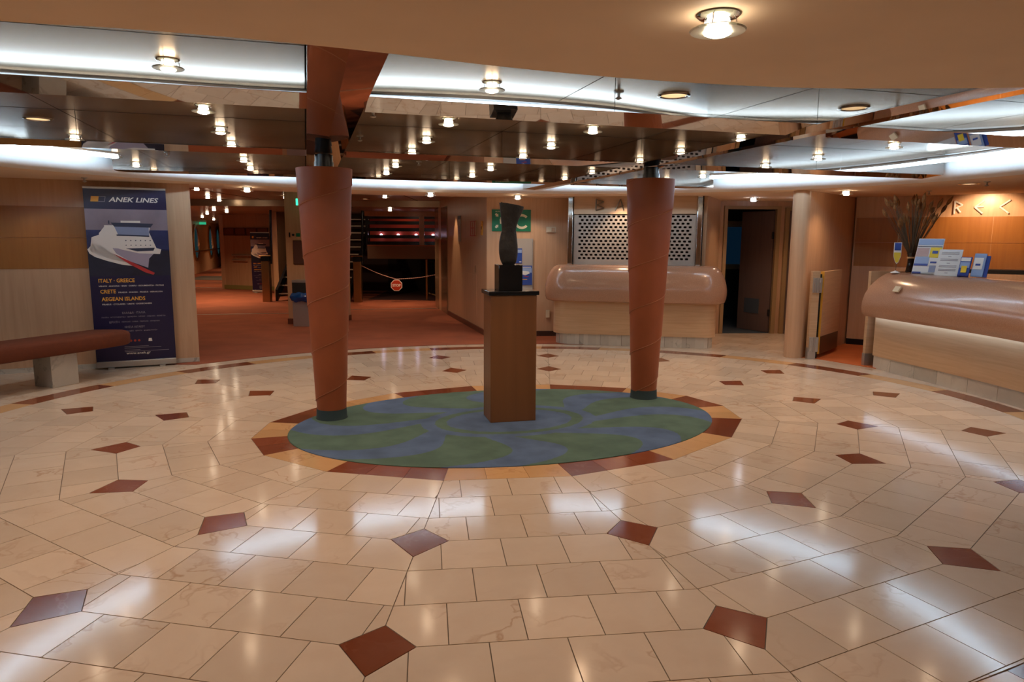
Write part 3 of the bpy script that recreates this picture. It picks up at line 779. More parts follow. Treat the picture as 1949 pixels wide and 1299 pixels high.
# ================================================================== DOOR ALCOVE (right of the bar)
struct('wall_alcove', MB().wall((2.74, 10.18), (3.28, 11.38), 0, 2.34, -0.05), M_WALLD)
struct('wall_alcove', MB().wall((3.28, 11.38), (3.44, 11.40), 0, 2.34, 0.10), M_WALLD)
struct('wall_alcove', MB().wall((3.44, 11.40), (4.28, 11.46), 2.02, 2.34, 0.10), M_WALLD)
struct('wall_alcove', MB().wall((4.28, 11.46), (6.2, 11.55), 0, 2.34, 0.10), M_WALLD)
fr = struct('trim_20', MB().wall((3.40, 11.37), (3.455, 11.374), 0, 2.03, 0.06), M_TRIMY)
obj('jamb', MB().wall((4.265, 11.43), (4.33, 11.435), 0, 2.03, 0.06), M_TRIMY, fr); obj('lintel', MB().wall((3.40, 11.37), (4.33, 11.435), 2.02, 2.07, 0.06), M_TRIMY, fr)
# open door leaf, swung into the dim room
d2 = struct('door_2', MB().wall((3.92, 12.10), (4.25, 11.52), 0.01, 2.0, 0.04), M_DOORD)
obj('door_vent', MB().wall((3.985, 11.97), (4.14, 11.70), 0.30, 0.55, 0.006), M_ROOMD, d2)
obj('hinge', MB().box(4.23, 11.50, 1.55, 4.26, 11.53, 1.66), M_BLACK, d2); obj('hinge', MB().box(4.23, 11.50, .28, 4.26, 11.53, .39), M_BLACK, d2)
# dim room behind
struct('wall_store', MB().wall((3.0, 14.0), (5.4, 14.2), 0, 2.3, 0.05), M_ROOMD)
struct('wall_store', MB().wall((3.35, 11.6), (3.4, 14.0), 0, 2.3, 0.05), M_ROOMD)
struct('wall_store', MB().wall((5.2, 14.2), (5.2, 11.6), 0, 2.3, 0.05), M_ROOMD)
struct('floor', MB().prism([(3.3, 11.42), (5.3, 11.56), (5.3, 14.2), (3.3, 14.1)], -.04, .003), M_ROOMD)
spot('store_fill', (4.4, 13.2, 2.2), 3.0, (.6, .75, 1.0), 150, .8, (4.3, 13.4, 0))  # faint cool fill added to lift the room, no fitting
w1 = struct('window_1', MB().wall((4.02, 14.0), (4.62, 14.04), 0.95, 1.90, 0.03), M_CREAM)
obj('pane', MB().wall((4.08, 13.99), (4.56, 14.022), 1.05, 1.78, 0.02), M_WINB, w1)
# second door
d3 = struct('door_3', MB().wall((4.475, 11.43), (5.3, 11.485), 0.0, 2.0, 0.03), M_DOORD)
fr3 = struct('trim_21', MB().wall((4.40, 11.41), (4.465, 11.415), 0, 2.05, 0.05), M_TRIMY)
obj('lintel', MB().wall((4.40, 11.41), (5.35, 11.475), 2.0, 2.05, 0.05), M_TRIMY, fr3)
hn = obj('door_handle', MB().box(4.50, 11.38, 0.97, 4.53, 11.43, 1.17), M_BLACK, d3)
# ================================================================== PILLAR AND RECEPTION WALLS
# rounded wall end
mb = MB(); pts = []
pc = Vector((3.715, 9.12)); ex = Vector((math.cos(math.radians(47.5)), math.sin(math.radians(47.5)))); nx = Vector((-ex.y, ex.x)); th_ = 0.115
for i in range(13):
    a = PI/2 + PI*i/12; pts.append(tuple(pc + ex*(math.cos(a)*th_) + nx*(math.sin(a)*th_)))
pts += [tuple(pc + ex*1.86 - nx*th_), tuple(pc + ex*1.86 + nx*th_)]
struct('wall_pillar', MB().prism(pts, 0, ZS+.02), M_WALLW, smooth=True)
ra, rb = Vector((5.02, 10.22)), Vector((8.8, 7.67)); rd = (Vector((6.68, 9.1))-Vector((5.05, 10.2))).normalized()
ra = Vector((4.98, 10.30)); rd = (Vector((6.72, 9.12))-ra).normalized(); rb = ra + rd*5.2; rn = Vector((rd.y, -rd.x))
wrc = struct('wall_reception', MB().wall(ra, rb, 0, ZS+.02, 0.12), M_WALLW)
for z0, z1 in ((1.165, 1.505), (1.509, 1.855)):
    for s0, s1 in ((0.02, 1.66), (1.664, 3.3), (3.304, 5.0)):
        obj('veneer_panel', MB().wall(ra+rd*s0+rn*.006, ra+rd*s1+rn*.006, z0, z1, .02), M_BAND, wrc)
obj('shadow_groove', MB().wall(ra+rd*1.2+rn*.004, rb+rn*.004, 1.105, 1.155, .02), M_GAP, wrc)
struct('baseboard_reception', MB().wall(ra+rn*.01, rb+rn*.01, 0, .09, .012), M_BLACK)
for ch, x, lab in (('R', 1.20, 'shiny angular steel letter R high on the reception wall'), ('E', 1.43, 'shiny angular steel letter E between R and C on the reception wall'), ('C', 1.70, 'shiny angular steel letter C at the right edge of the reception wall')):
    mb = MB(); strokes(mb, LET[ch], 0.022, sx=.13, sz=.17); p = ra + rd*x + rn*.012
    tag(obj('wall_letter', mb, mat('satin_letter', (.88, .87, .85), .3, .15), loc=(p.x, p.y, 1.895), rz=math.atan2(rd.y, rd.x)), lab, 'letter', 'steel letters on the reception wall')

# ================================================================== RECEPTION DESK
dk = catmull([(4.39, 8.36), (4.43, 8.05), (4.52, 7.6), (4.60, 7.2), (4.69, 6.6), (4.73, 6.1), (4.75, 5.6), (4.74, 5.0), (4.68, 4.3), (4.55, 3.6)], 5)
desk = thing('reception_desk', 'long curved reception desk with rose-brown roll top and marble plinth', 'desk', (4.6, 7.2, 0))
ox, oy = 4.6, 7.2
P = [Vector((p[0]-ox, p[1]-oy)) for p in dk]
def nrmls(P):
    out = []
    for i in range(len(P)):
        d = (P[min(i+1, len(P)-1)]-P[max(i-1, 0)]).normalized(); out.append(Vector((d.y, -d.x)))   # points to the hall? fixed below
    return out
NN = [n*(1 if n.x < 0 else -1) for n in nrmls(P)]
def ribbon(off0, off1, z0, z1, P=P, NN=NN, endpull=None):
    mb = MB(); n = len(P); vs = []
    for i in range(n): 
        a = P[i]+NN[i]*off0; b = P[i]+NN[i]*off1
        vs += [(a.x, a.y, z0), (b.x, b.y, z0), (b.x, b.y, z1), (a.x, a.y, z1)]
    fs = []
    for i in range(n-1):
        for k in range(4):
            k2 = (k+1) % 4; fs.append((i*4+k, (i+1)*4+k, (i+1)*4+k2, i*4+k2))
    fs += [(0, 1, 2, 3), tuple((n-1)*4+k for k in (3, 2, 1, 0))]
    return mb.add(vs, fs)
obj('counter_body', ribbon(.015, -.30, .155, .72), M_BIRCH, desk, smooth=True)
obj('plinth', ribbon(-.012, -.30, 0, .155), M_GROUT, desk)
slabs_along([tuple(p) for p in P][::-1], .33, 0.0, .155, -.004, M_KICKST, desk) if False else None
# marble plinth slabs
acc = 0; k0 = 0
for i in range(1, len(P)):
    acc += (P[i]-P[i-1]).length
    if acc > .31 or i == len(P)-1:
        seg, sn = P[k0:i+1], NN[k0:i+1]
        seg = list(seg); d0 = (seg[1]-seg[0]).normalized()*.002; seg[0] = seg[0]+d0; seg[-1] = seg[-1]-(seg[-1]-seg[-2]).normalized()*.002
        obj('marble_slab', ribbon(0.0, -.012, 0, .153, seg, sn), M_KICKST, desk); k0 = i; acc = 0
# roll: profile swept along the desk, closing in a rounded end
RP = [(-.26, .66), (.02, .66), (.15, .64), (.195, .645), (.222, .68), (.235, .74), (.23, .82), (.205, .90), (.165, .97), (.11, 1.035), (.045, 1.09), (-.02, 1.13), (-.09, 1.158), (-.26, 1.158)]
ext = []
d0 = (P[0]-P[1]).normalized()
for i in range(7):      # end cap stations beyond the first point, shrinking like a pillow
    a = (PI/2)*(1-i/7); ext.append((P[0] + d0*(.06*math.sin(a) - .07), NN[0], math.cos(a)**.55 if i else 0.28))
sta = ext + [(P[i], NN[i], 1.0) for i in range(1, len(P))]
vs = []; fs = []; n = len(RP)
for p, nn, s in sta:
    for o, z in RP:
        oo = -.26 + (o+.26)*(.45+.55*s); zz = .70 + (z-.70)*(.62+.38*s) if z > .70 else z
        q = p + nn*oo; vs.append((q.x, q.y, zz))
for i in range(len(sta)-1):
    for k in range(n):
        k2 = (k+1) % n; fs.append((i*n+k, i*n+k2, (i+1)*n+k2, (i+1)*n+k))
fs += [tuple(range(n)), tuple((len(sta)-1)*n+k for k in range(n-1, -1, -1))]
obj('roll_top', MB().add(vs, fs), M_ROLL, desk, smooth=True)
# end cheek: birch panel with steel kick plate
q = P[0] + d0*.125; nn = NN[0]
obj('end_panel', MB().wall(q + nn*.03, q - nn*.42, .155, 1.165, .05), M_BIRCH, desk)
obj('kick_plate', MB().wall(q + nn*.034, q - nn*.43, 0.0, .155, .054), M_BRUSH, desk)
# cool light strip under the roll
lt = obj('strip_light', ribbon(.075, .045, .640, .650), mat('strip_emitter', (1, 1, 1), 0.5, emit=(0.45, 0.70, 1.0), estr=6.5), desk)
# card reader plaque on the roll
pq = P[7]+NN[7]*.20
obj('back_worktop', ribbon(-.30, -.95, .74, .78), M_BIRCH, desk); obj('back_front', ribbon(-.93, -.95, 0, .74), M_BIRCH, desk)
tag(obj('name_plaque', MB().box(-.045, -.008, -.034, .045, .008, .034), M_CREAM, loc=(4.335, 7.80, .985), rz=math.radians(-83)), 'small pale plaque on the rounded front of the reception desk', 'plaque')
bpy.data.objects['name_plaque'].location = (4.297, 7.80, .995); bpy.data.objects['name_plaque'].rotation_euler = (math.radians(-32), 0, math.radians(-82))

# things on the desk: stand on the counter top at z 1.158
ZT = 1.158
def face_cam(x, y): return math.atan2(y, x) - PI/2
# pennant
t = thing('table_flag', 'little blue and yellow pennant on a white stand at the desk end', 'flag', (4.48, 8.20, ZT), -.35); t.scale = (1.22,)*3
obj('stand_base', MB().lathe([(.042, 0), (.042, .005), (.014, .018), (.004, .024)], 20), M_WHITEP, t, smooth=True)
obj('pole', MB().tube([(0, 0, .015), (0, 0, .375)], .0028, 6), M_CHROME, t)
pen = [(-.03, .29), (-.03, .16), (-.012, .105), (.004, .085), (.02, .105), (.036, .16), (.036, .29)]
pn = obj('pennant', MB().prism_xz(pen, -.006, -.003), M_WHITEP, t)
obj('blue_field', MB().prism_xz([(-.024, .285), (-.024, .215), (.030, .215), (.030, .285)], -.008, -.0062), M_BLUEP, t)
obj('yellow_field', MB().prism_xz([(-.026, .195), (-.026, .16), (-.01, .11), (.004, .093), (.017, .11), (.032, .16), (.032, .195)], -.008, -.0062), M_YELP, t)
# vase with dried stems
t = thing('dried_flower_vase', 'dark vase with tall dried grasses standing on the reception desk', 'plant', (4.70, 8.29, ZT+.001))
obj('vase', MB().lathe([(.045, 0), (.05, .01), (.038, .10), (.035, .18), (.048, .23), (.044, .23), (.030, .18), (.030, .02)], 20), mat('dark_glass_vase', (.02, .012, .008), .15), t, smooth=True)
obj('ribbon', MB().lathe([(.041, .165), (.044, .165), (.044, .185), (.041, .185)], 20), M_YELST, t)
rs = random.Random(11)
for i in range(70):
    a = rs.uniform(0, 2*PI); sp_ = rs.uniform(.03, .36); h = rs.uniform(.50, .80) if i % 3 else rs.uniform(.70, .84)
    tip = (math.cos(a)*sp_, math.sin(a)*sp_*.7, h); midp = (tip[0]*.38, tip[1]*.38, h*.55)
    mb = MB().tube([(0, 0, .05), (tip[0]*.08, tip[1]*.08, .2), midp, tip], [.0035, .0035, .004, .002], 5)
    o = obj('stem', mb, M_STEM, t)
    if i % 2 == 0:
        d = Vector(tip) - Vector(midp); d.normalize(); L_ = rs.uniform(.07, .14)
        k = [Vector(tip) - d*.02 + d*L_*j/5 for j in range(6)]
        obj('seed_head', MB().tube(k, [.004, .016, .022, .020, .012, .003], 7), M_HEAD, o)
# tall holder with poster
def leaned(mb, tilt=.28):
    R = Matrix.Rotation(-tilt, 4, 'X'); mb.v = [tuple(R @ Vector(v)) for v in mb.v]; return mb
def panel(name, x0, z0, x1, z1, y, m, parent, tilt=.30, t=.002): return obj(name, leaned(MB().box(x0, y-t, z0, x1, y, z1), tilt), m, parent)
t = thing('poster_holder', 'tallest leaning acrylic holder with a blue and yellow travel poster on the desk', 'brochure holder', (4.64, 7.90, ZT), math.radians(-55)); t.scale = (1.30,)*3
panel('backing', -.105, 0, .105, .32, 0, M_PAPER, t, t=.003)
panel('print', -.10, .262, .10, .315, -.0035, M_LBLUE, t); panel('print', -.10, .245, .10, .25, -.0035, M_SHIPD, t)
panel('print', -.10, .16, .0, .235, -.0035, mat('pink_print', (.55, .38, .36), .4), t); panel('print', .01, .15, .10, .24, -.0035, M_YELP, t)
panel('print', .03, .185, .075, .21, -.006, M_BLUEP, t)
panel('print', -.10, .085, .015, .155, -.0035, M_LBLUE, t); panel('print', -.10, .075, .015, .093, -.006, M_BLUEP, t)
panel('print', .03, .10, .08, .115, -.0035, M_BLUEP, t); panel('print', .03, .02, .10, .08, -.0035, M_SHIPB, t)
panel('print', -.10, 0.005, -.03, .02, -.0035, M_BLUEP, t)
panel('foot', -.105, 0, .105, .012, -.012, M_ACRYL, t)
t = thing('price_card', 'white leaning card with lines of print between poster and leaflets', 'card', (4.70, 7.60, ZT), math.radians(-55)); t.scale = (1.25,)*3
panel('card', -.095, 0, .095, .235, 0, M_PAPER, t, t=.003)
for j, z in enumerate((.205, .192, .17, .145, .133, .11, .088, .076, .055, .043, .022)):
    w = .07 if j not in (2, 5, 10) else .012; panel('text_line', -w, z, w, z+.004, -.0035, M_TEXTG, t)
t = thing('leaflet_rack', 'small acrylic rack of dark blue leaflets at the right of the desk displays', 'brochure holder', (4.74, 7.26, ZT), math.radians(-55)); t.scale = (1.30,)*3
panel('leaflet', -.09, 0, -.01, .165, 0, M_BLUEP, t, t=.010); panel('leaflet', .0, .01, .085, .20, .012, M_LBLUE, t, t=.008)
panel('leaflet', .04, .01, .11, .185, .024, M_BLUEP, t, t=.006)
panel('print', -.085, .13, -.015, .16, -.011, M_WHITEP, t); panel('print', -.085, .075, -.015, .122, -.011, M_LBLUE, t); panel('print', -.07, .035, -.03, .09, -.013, M_YELP, t)
panel('print', .005, .07, .07, .165, .0035, M_WHITEP, t); panel('print', .02, .10, .055, .115, .001, M_BLUEP, t)
panel('front_lip', -.095, 0, .115, .015, -.016, M_ACRYL, t)

# ================================================================== SWING GATE
gx = Vector((3.96, 8.97))
t = thing('swing_gate', 'low birch swing gate with two steel hinges and dark kick plate', 'gate', (gx.x, gx.y, 0), math.radians(50))
obj('gate_leaf', MB().box(.05, -.02, .06, .84, .022, 1.135), M_BIRCH, t, bevel=.003)
obj('kick_plate', MB().box(.052, -.024, .06, .84, -.0205, .29), mat('bronze_plate', (.12, .065, .035), .35, .5), t)
obj('edge_strip', MB().box(.045, -.021, .06, .0495, .023, 1.135), M_GOLD, t)
t2 = thing('gate_post', 'narrow birch post panel between rounded wall end and swing gate', 'post', (3.89, 8.965, 0), math.radians(0))
obj('post_panel', MB().box(-.05, -.02, .15, .045, .05, 1.14), M_BIRCH, t2); obj('kick_plate', MB().box(-.052, -.022, 0, .047, .05, .15), M_BRUSH, t2)
obj('dark_gap', MB().box(.046, .02, .0, .085, .05, 1.10), M_GAP, t2)
for z in (.865, .10):
    h = obj('hinge', MB().box(-.045, -.034, z, .072, -.022, z+.19), M_BRUSH, t2, bevel=.002)
    obj('hinge_barrel', MB().tube([(.012, -.038, z), (.012, -.038, z+.19)], .010, 8), M_BRUSH, h)
    for k in (-.03, .04): obj('hinge_rib', MB().box(k, -.038, z+.01, k+.005, -.034, z+.18), M_CHROME, h)

# ================================================================== OVAL CARPET
nc = 120
mb = MB(); vs = []; fs = []
for a, b, z in ((CA, CB, 0), (CA, CB, .004), (CA-.008, CB-.008, .006)):
    vs += [(*ell(a, b, 2*PI*i/nc), z) for i in range(nc)]
for i in range(2):
    for k in range(nc): fs.append((i*nc+k, i*nc+(k+1) % nc, (i+1)*nc+(k+1) % nc, (i+1)*nc+k))
fs += [tuple(range(nc-1, -1, -1)), tuple(2*nc+k for k in range(nc))]
rug = tag(obj('oval_carpet', mb.add(vs, fs), M_SWIRL, loc=(C0[0], C0[1], 0.0), rz=TH), 'oval blue and green pinwheel carpet set into the marble floor', 'carpet')
ZR = .006

# ================================================================== COLUMNS
def column(lx, ly, lab, ph0):
    w = LW(lx, ly); t = thing('column', lab, 'column', (w.x, w.y, ZR), 0)
    z0, z1 = .075, 2.075; nz, na = 200, 72; pitch = .40
    vs = []; fs = []
    for i in range(nz+1):
        z = z0 + (z1-z0)*i/nz; r0 = .120 + (.222-.120)*((z-z0)/(z1-z0))**1.0
        for k in range(na):
            a = 2*PI*k/na; f = ((z/pitch) - a/(2*PI) + ph0) % 1.0
            r = r0 + .0045*(1-f)**1.5; vs.append((r*math.cos(a), r*math.sin(a), z))
    for i in range(nz):
        for k in range(na):
            k2 = (k+1) % na; fs.append((i*na+k, i*na+k2, (i+1)*na+k2, (i+1)*na+k))
    fs += [tuple(range(na-1, -1, -1)), tuple(nz*na+k for k in range(na))]
    obj('shaft', MB().add(vs, fs), M_TERRA, t, smooth=True)
    # raised edge of the spiral wrap, its highlight put in as a lighter colour
    path = []; 
    zz = z0
    n = int((z1-z0)/pitch*48)
    for j in range(n+1):
        z = z0+(z1-z0)*j/n; a = 2*PI*(z/pitch+ph0); r0 = .120+(.222-.120)*((z-z0)/(z1-z0))
        path.append(((r0+.0035)*math.cos(a), (r0+.0035)*math.sin(a), z))
    obj('wrap_edge', MB().tube(path, .0028, 5), mat('highlit_wrap_edge', (.46, .155, .06), .5), t, smooth=True)
    obj('base_sleeve', MB().lathe([(.132, 0), (.128, .01), (.124, .085), (.118, .085)], 40), M_TEAL, t, smooth=True)
    obj('neck', MB().lathe([(.078, 2.07), (.078, 2.128), (.072, 2.13), (.072, 2.187)], 32), M_BLACK, t, smooth=True)
    return t
column(-1.448, .475, 'tapering terracotta column with spiral wrap, left end of the oval carpet', .15)
column(1.499, .495, 'tapering terracotta column with spiral wrap, right end of the oval carpet', .42)

# ================================================================== PEDESTAL AND SCULPTURE
w = LW(.016, .08); prz = TH - math.radians(2.5)
t = thing('pedestal', 'rust-brown box pedestal with black polished top in the carpet middle', 'pedestal', (w.x, w.y, ZR), prz)
obj('pedestal_box', MB().box(-.195, -.145, 0, .195, .145, 1.063), M_COPPER, t, bevel=.004)
obj('top_plate', MB().box(-.212, -.158, 1.064, .212, .158, 1.098), M_GRANITE, t, bevel=.004)
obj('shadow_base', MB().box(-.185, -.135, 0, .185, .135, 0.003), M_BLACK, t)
w2 = w; ZP = ZR+1.098
t = thing('sculpture', 'dark bronze headless torso sculpture on a black stone block', 'sculpture', (w2.x-.013, w2.y-.02, ZP), prz)
obj('stone_block', MB().box(-.10, -.085, 0, .10, .085, .212), M_GRANITE, t, bevel=.003)
sec = [(880, 400, 545), (868, 388, 560), (850, 380, 570), (815, 366, 578), (780, 358, 584), (740, 352, 588), (700, 350, 589), (650, 350, 587), (600, 352, 582), (550, 362, 577), (500, 372, 571), (470, 383, 566), (450, 385, 564), (400, 382, 574), (350, 378, 589), (300, 373, 611), (250, 368, 633), (200, 361, 647), (165, 356, 657), (140, 351, 660)]
vs = []; fs = []; na = 28; k_ = .154*5.72/1328
for i, (py, xl, xr) in enumerate(sec):
    hw = (xr-xl)/2*k_; cx = ((xl+xr)/2-472)*k_; z = .212 + (880-py)*k_
    for k in range(na):
        a = 2*PI*k/na; x = cx+hw*math.copysign(abs(math.cos(a))**.85, math.cos(a)); y = hw*.62*math.copysign(abs(math.sin(a))**.9, math.sin(a))
        if py > 480: y *= 1+.22*math.cos(2*a)*0
        zz = z + (-.06*(x/.09)*.25 if i >= len(sec)-3 else 0) + (.006*math.sin(9*a) if i == len(sec)-1 else 0)
        if py > 480 and y < 0: y *= 1 - .22*math.exp(-(x-cx)**2/.0006)      # cleft between the thighs
        vs.append((x, y, zz))
for i in range(len(sec)-1):
    for k in range(na): fs.append((i*na+k, i*na+(k+1) % na, (i+1)*na+(k+1) % na, (i+1)*na+k))
fs += [tuple(range(na-1, -1, -1)), tuple((len(sec)-1)*na+k for k in range(na))]
to = obj('torso', MB().add(vs, fs), M_SCULP, t, smooth=True)

# ================================================================== SIGNS ON THE SIGN WALL
swz = math.atan2(.1, 1.33)
def sw(x): return Vector((x, 10.90 + (x+.40)*.1/1.33 - .004))
def frame(name, lab, cat, x, z, w, h, m, t_=.012, y=0):
    p = sw(x); t = thing(name, lab, cat, (p.x, p.y-.001+y, z), swz)
    obj('board', MB().box(-w/2, -t_, -h/2, w/2, 0, h/2), m, t); return t
t = frame('safety_sign', 'green assembly point sign with arrows, figures and a letter C', 'sign', -.02, 1.805, .60, .33, M_GREEN)
def flat(name, pts, m, parent, y=-.013, d=.0015): return obj(name, MB().prism_xz(pts, y-d, y), m, parent)
for sx, sz in ((-1, 1), (1, 1), (-1, -1), (1, -1)):
    c = Vector((-.14 + sx*.085, -.005+sz*.085)); d = Vector((-sx, -sz)).normalized(); n = Vector((-d.y, d.x))
    pts = [c-d*.03+n*.016, c-d*.002+n*.016, c-d*.002+n*.03, c+d*.032, c-d*.002-n*.03, c-d*.002-n*.016, c-d*.03-n*.016]
    flat('arrow', [tuple(p) for p in pts], M_SIGNC, t)
for x, s in ((-.165, 1.0), (-.115, 1.0), (-.14, .85)):
    flat('figure', [(x-.012*s, -.05), (x+.012*s, -.05), (x+.018*s, .02*s), (x-.018*s, .02*s)], M_SIGNC, t)
    flat('figure', [(x+.012*s*math.cos(a*PI/4), .036*s+.012*s*math.sin(a*PI/4)) for a in range(8)], M_SIGNC, t)
arc = [(.16+.115*math.cos(math.radians(a)), -.015+.115*math.sin(math.radians(a))) for a in range(40, 321, 14)] + [(.16+.078*math.cos(math.radians(a)), -.015+.078*math.sin(math.radians(a))) for a in range(320, 39, -14)]
mb = MB(); nA = len(arc)//2
for i in range(nA-1): mb.prism_xz([arc[i], arc[i+1], arc[2*nA-2-i], arc[2*nA-1-i]], -.0145, -.013)
obj('letter', mb, M_SIGNC, t)
text('lettering', 'MUSTER STATION', .026, M_SIGNC, t, -.25, -.0135, .125)
t = frame('info_board', 'grey information board with screens behind the sculpture', 'board', .10, 1.13, .42, .80, M_GREYB, .03)
s_ = obj('screen', MB().box(-.14, -.045, .02, .045, -.031, .25), M_BLUEP, t); obj('screen_print', MB().box(-.12, -.047, .18, .04, -.0455, .23), M_LBLUE, t)
obj('screen_print', MB().box(0.0, -.047, .035, .035, -.0455, .05), M_WHITEP, t)
obj('corner_trim', MB().box(.205, -.04, -.40, .215, 0, .40), M_BRUSH, t)
t = frame('ship_poster', 'blue ship poster low on the grey board right of the sculpture', 'poster', .20, 0.965, .22, .30, M_BLUEP, .006, -.034)
flat('print', [(-.09, .13), (.09, .13), (.09, .12), (-.09, .12)], M_WHITEP, t, -.0065); flat('print', [(-.1, .04), (.1, .04), (.1, .11), (-.1, .11)], M_LBLUE, t, -.0065)
flat('print', [(-.07, .02), (.0, .0), (.07, .03), (.05, .06), (-.04, .07)], M_WHITEP, t, -.0085); flat('print', [(-.04, -.01), (.03, -.03), (.06, -.02)], M_SHIPR, t, -.0085)
flat('print', [(-.06, -.06), (.03, -.06), (.03, -.07), (-.06, -.07)], M_GOLD, t, -.0065)
t = frame('wall_switch', 'pair of cream wall switches between green sign and bar post', 'switch', .595, 1.67, .15, .085, M_CREAM, .018)
obj('rocker', MB().box(.005, -.024, -.03, .06, -.018, .03), M_WALLW, t)
# corridor wall notices
crz = math.atan2(dvc.y, dvc.x)
def cframe(name, lab, cat, s, z, w, h, m, t_=.01):
    p = cwall(s) + nvc*.004; t = thing(name, lab, cat, (p.x, p.y, z), crz); obj('board', MB().box(-w/2, -t_, -h/2, w/2, 0, h/2), m, t); return t
t = cframe('notice', 'narrow grey notice with dark header beside the lit patch of corridor wall', 'notice', 2.05, 1.70, .24, .46, M_GREYB)
obj('header', MB().box(-.12, -.012, .17, .12, -.0105, .23), M_NAVY, t); obj('print', MB().box(-.08, -.012, -.1, .08, -.0105, .05), M_TEXTG, t)
t = cframe('fire_notice', 'red framed fire safety notice near the corridor corner', 'notice', .92, 1.69, .44, .25, M_WALLW)
for b in ((-.22, -.125, .22, -.11), (-.22, .11, .22, .125), (-.20, -.11, -.15, .11), (.12, -.11, .16, .11), (-.12, .0, .08, .02), (-.02, -.1, .01, .1)):
    obj('red_line', MB().box(b[0], -.0125, b[1], b[2], -.0105, b[3]), M_REDP, t)
t = cframe('orange_label', 'small orange label right of the red fire notice', 'notice', .30, 1.69, .09, .22, M_GOLD)
obj('symbol', MB().box(-.02, -.0125, -.02, .02, -.0105, .03), M_BLACK, t)
t = cframe('door_latch', 'small recessed latch on the corridor wall hatch', 'latch', .75, 1.02, .04, .14, M_WALLD)
obj('slot', MB().box(-.006, -.0125, -.05, .006, -.0105, .05), M_GAP, t)

# ================================================================== ROLL-UP BANNERS
def ship(parent, W, z0, z1, y0):
    """flat printed picture: sky, sea, ship, wake"""
    H = z1-z0
    def Q(pts, m, lay, nm='picture'):
        return obj(nm, MB().prism_xz([(-W/2+u*W, z1-v*H) for u, v in pts], y0-.0007*lay-.0005, y0-.0007*lay), m, parent)
    Q([(0, 0), (1, 0), (1, .33), (0, .33)], M_SKYP, 0); Q([(0, .31), (1, .31), (1, .62), (0, .62)], M_SEA, 1); Q([(0, .60), (1, .60), (1, 1.0), (0, 1.0)], M_NAVYD, 1)
    Q([(.06, .42), (.20, .36), (.30, .56), (.50, .80), (.30, .76), (.12, .68), (.03, .62)], M_SHIPW, 2)
    Q([(.0, .60), (.08, .50), (.22, .58), (.42, .72), (.54, .85), (.40, .83), (.22, .77), (.08, .71), (.02, .66)], M_SHIPW, 2)
    Q([(.15, .36), (.22, .26), (.40, .60), (.72, .86), (.40, .74), (.24, .62), (.16, .48)], M_SHIPW, 3)
    Q([(.30, .58), (.84, .62), (.74, .74), (.72, .88), (.50, .78), (.34, .66)], M_SHIPH, 4)
    Q([(.22, .24), (.78, .24), (.76, .34), (.84, .58), (.90, .60), (.88, .67), (.62, .66), (.40, .60), (.20, .50)], M_SHIPW, 5)
    Q([(.30, .20), (.82, .21), (.78, .27), (.34, .26)], M_SHIPD, 6); Q([(.34, .26), (.76, .27), (.76, .40), (.38, .38)], M_SHIPB, 6)
    Q([(.36, .375), (.76, .39), (.76, .41), (.36, .395)], M_SHIPD, 7)
    for i in range(6): Q([(.46+.06*i, .46), (.475+.06*i, .46), (.475+.06*i, .472), (.46+.06*i, .472)], M_SHIPD, 7)
    for i in range(6): Q([(.46+.06*i, .53), (.475+.06*i, .53), (.475+.06*i, .542), (.46+.06*i, .542)], M_SHIPD, 7)
    Q([(.46, .585), (.82, .575), (.80, .62), (.60, .63)], M_SHIPD, 7)
    Q([(.30, .66), (.52, .79), (.70, .90), (.80, .96), (.78, .99), (.68, .95), (.50, .83)], M_SHIPR, 8)
    Q([(.42, .17), (.66, .17), (.66, .20), (.42, .20)], M_SHIPW, 6); Q([(.27, .17), (.285, .17), (.285, .22), (.27, .22)], M_SHIPD, 6)
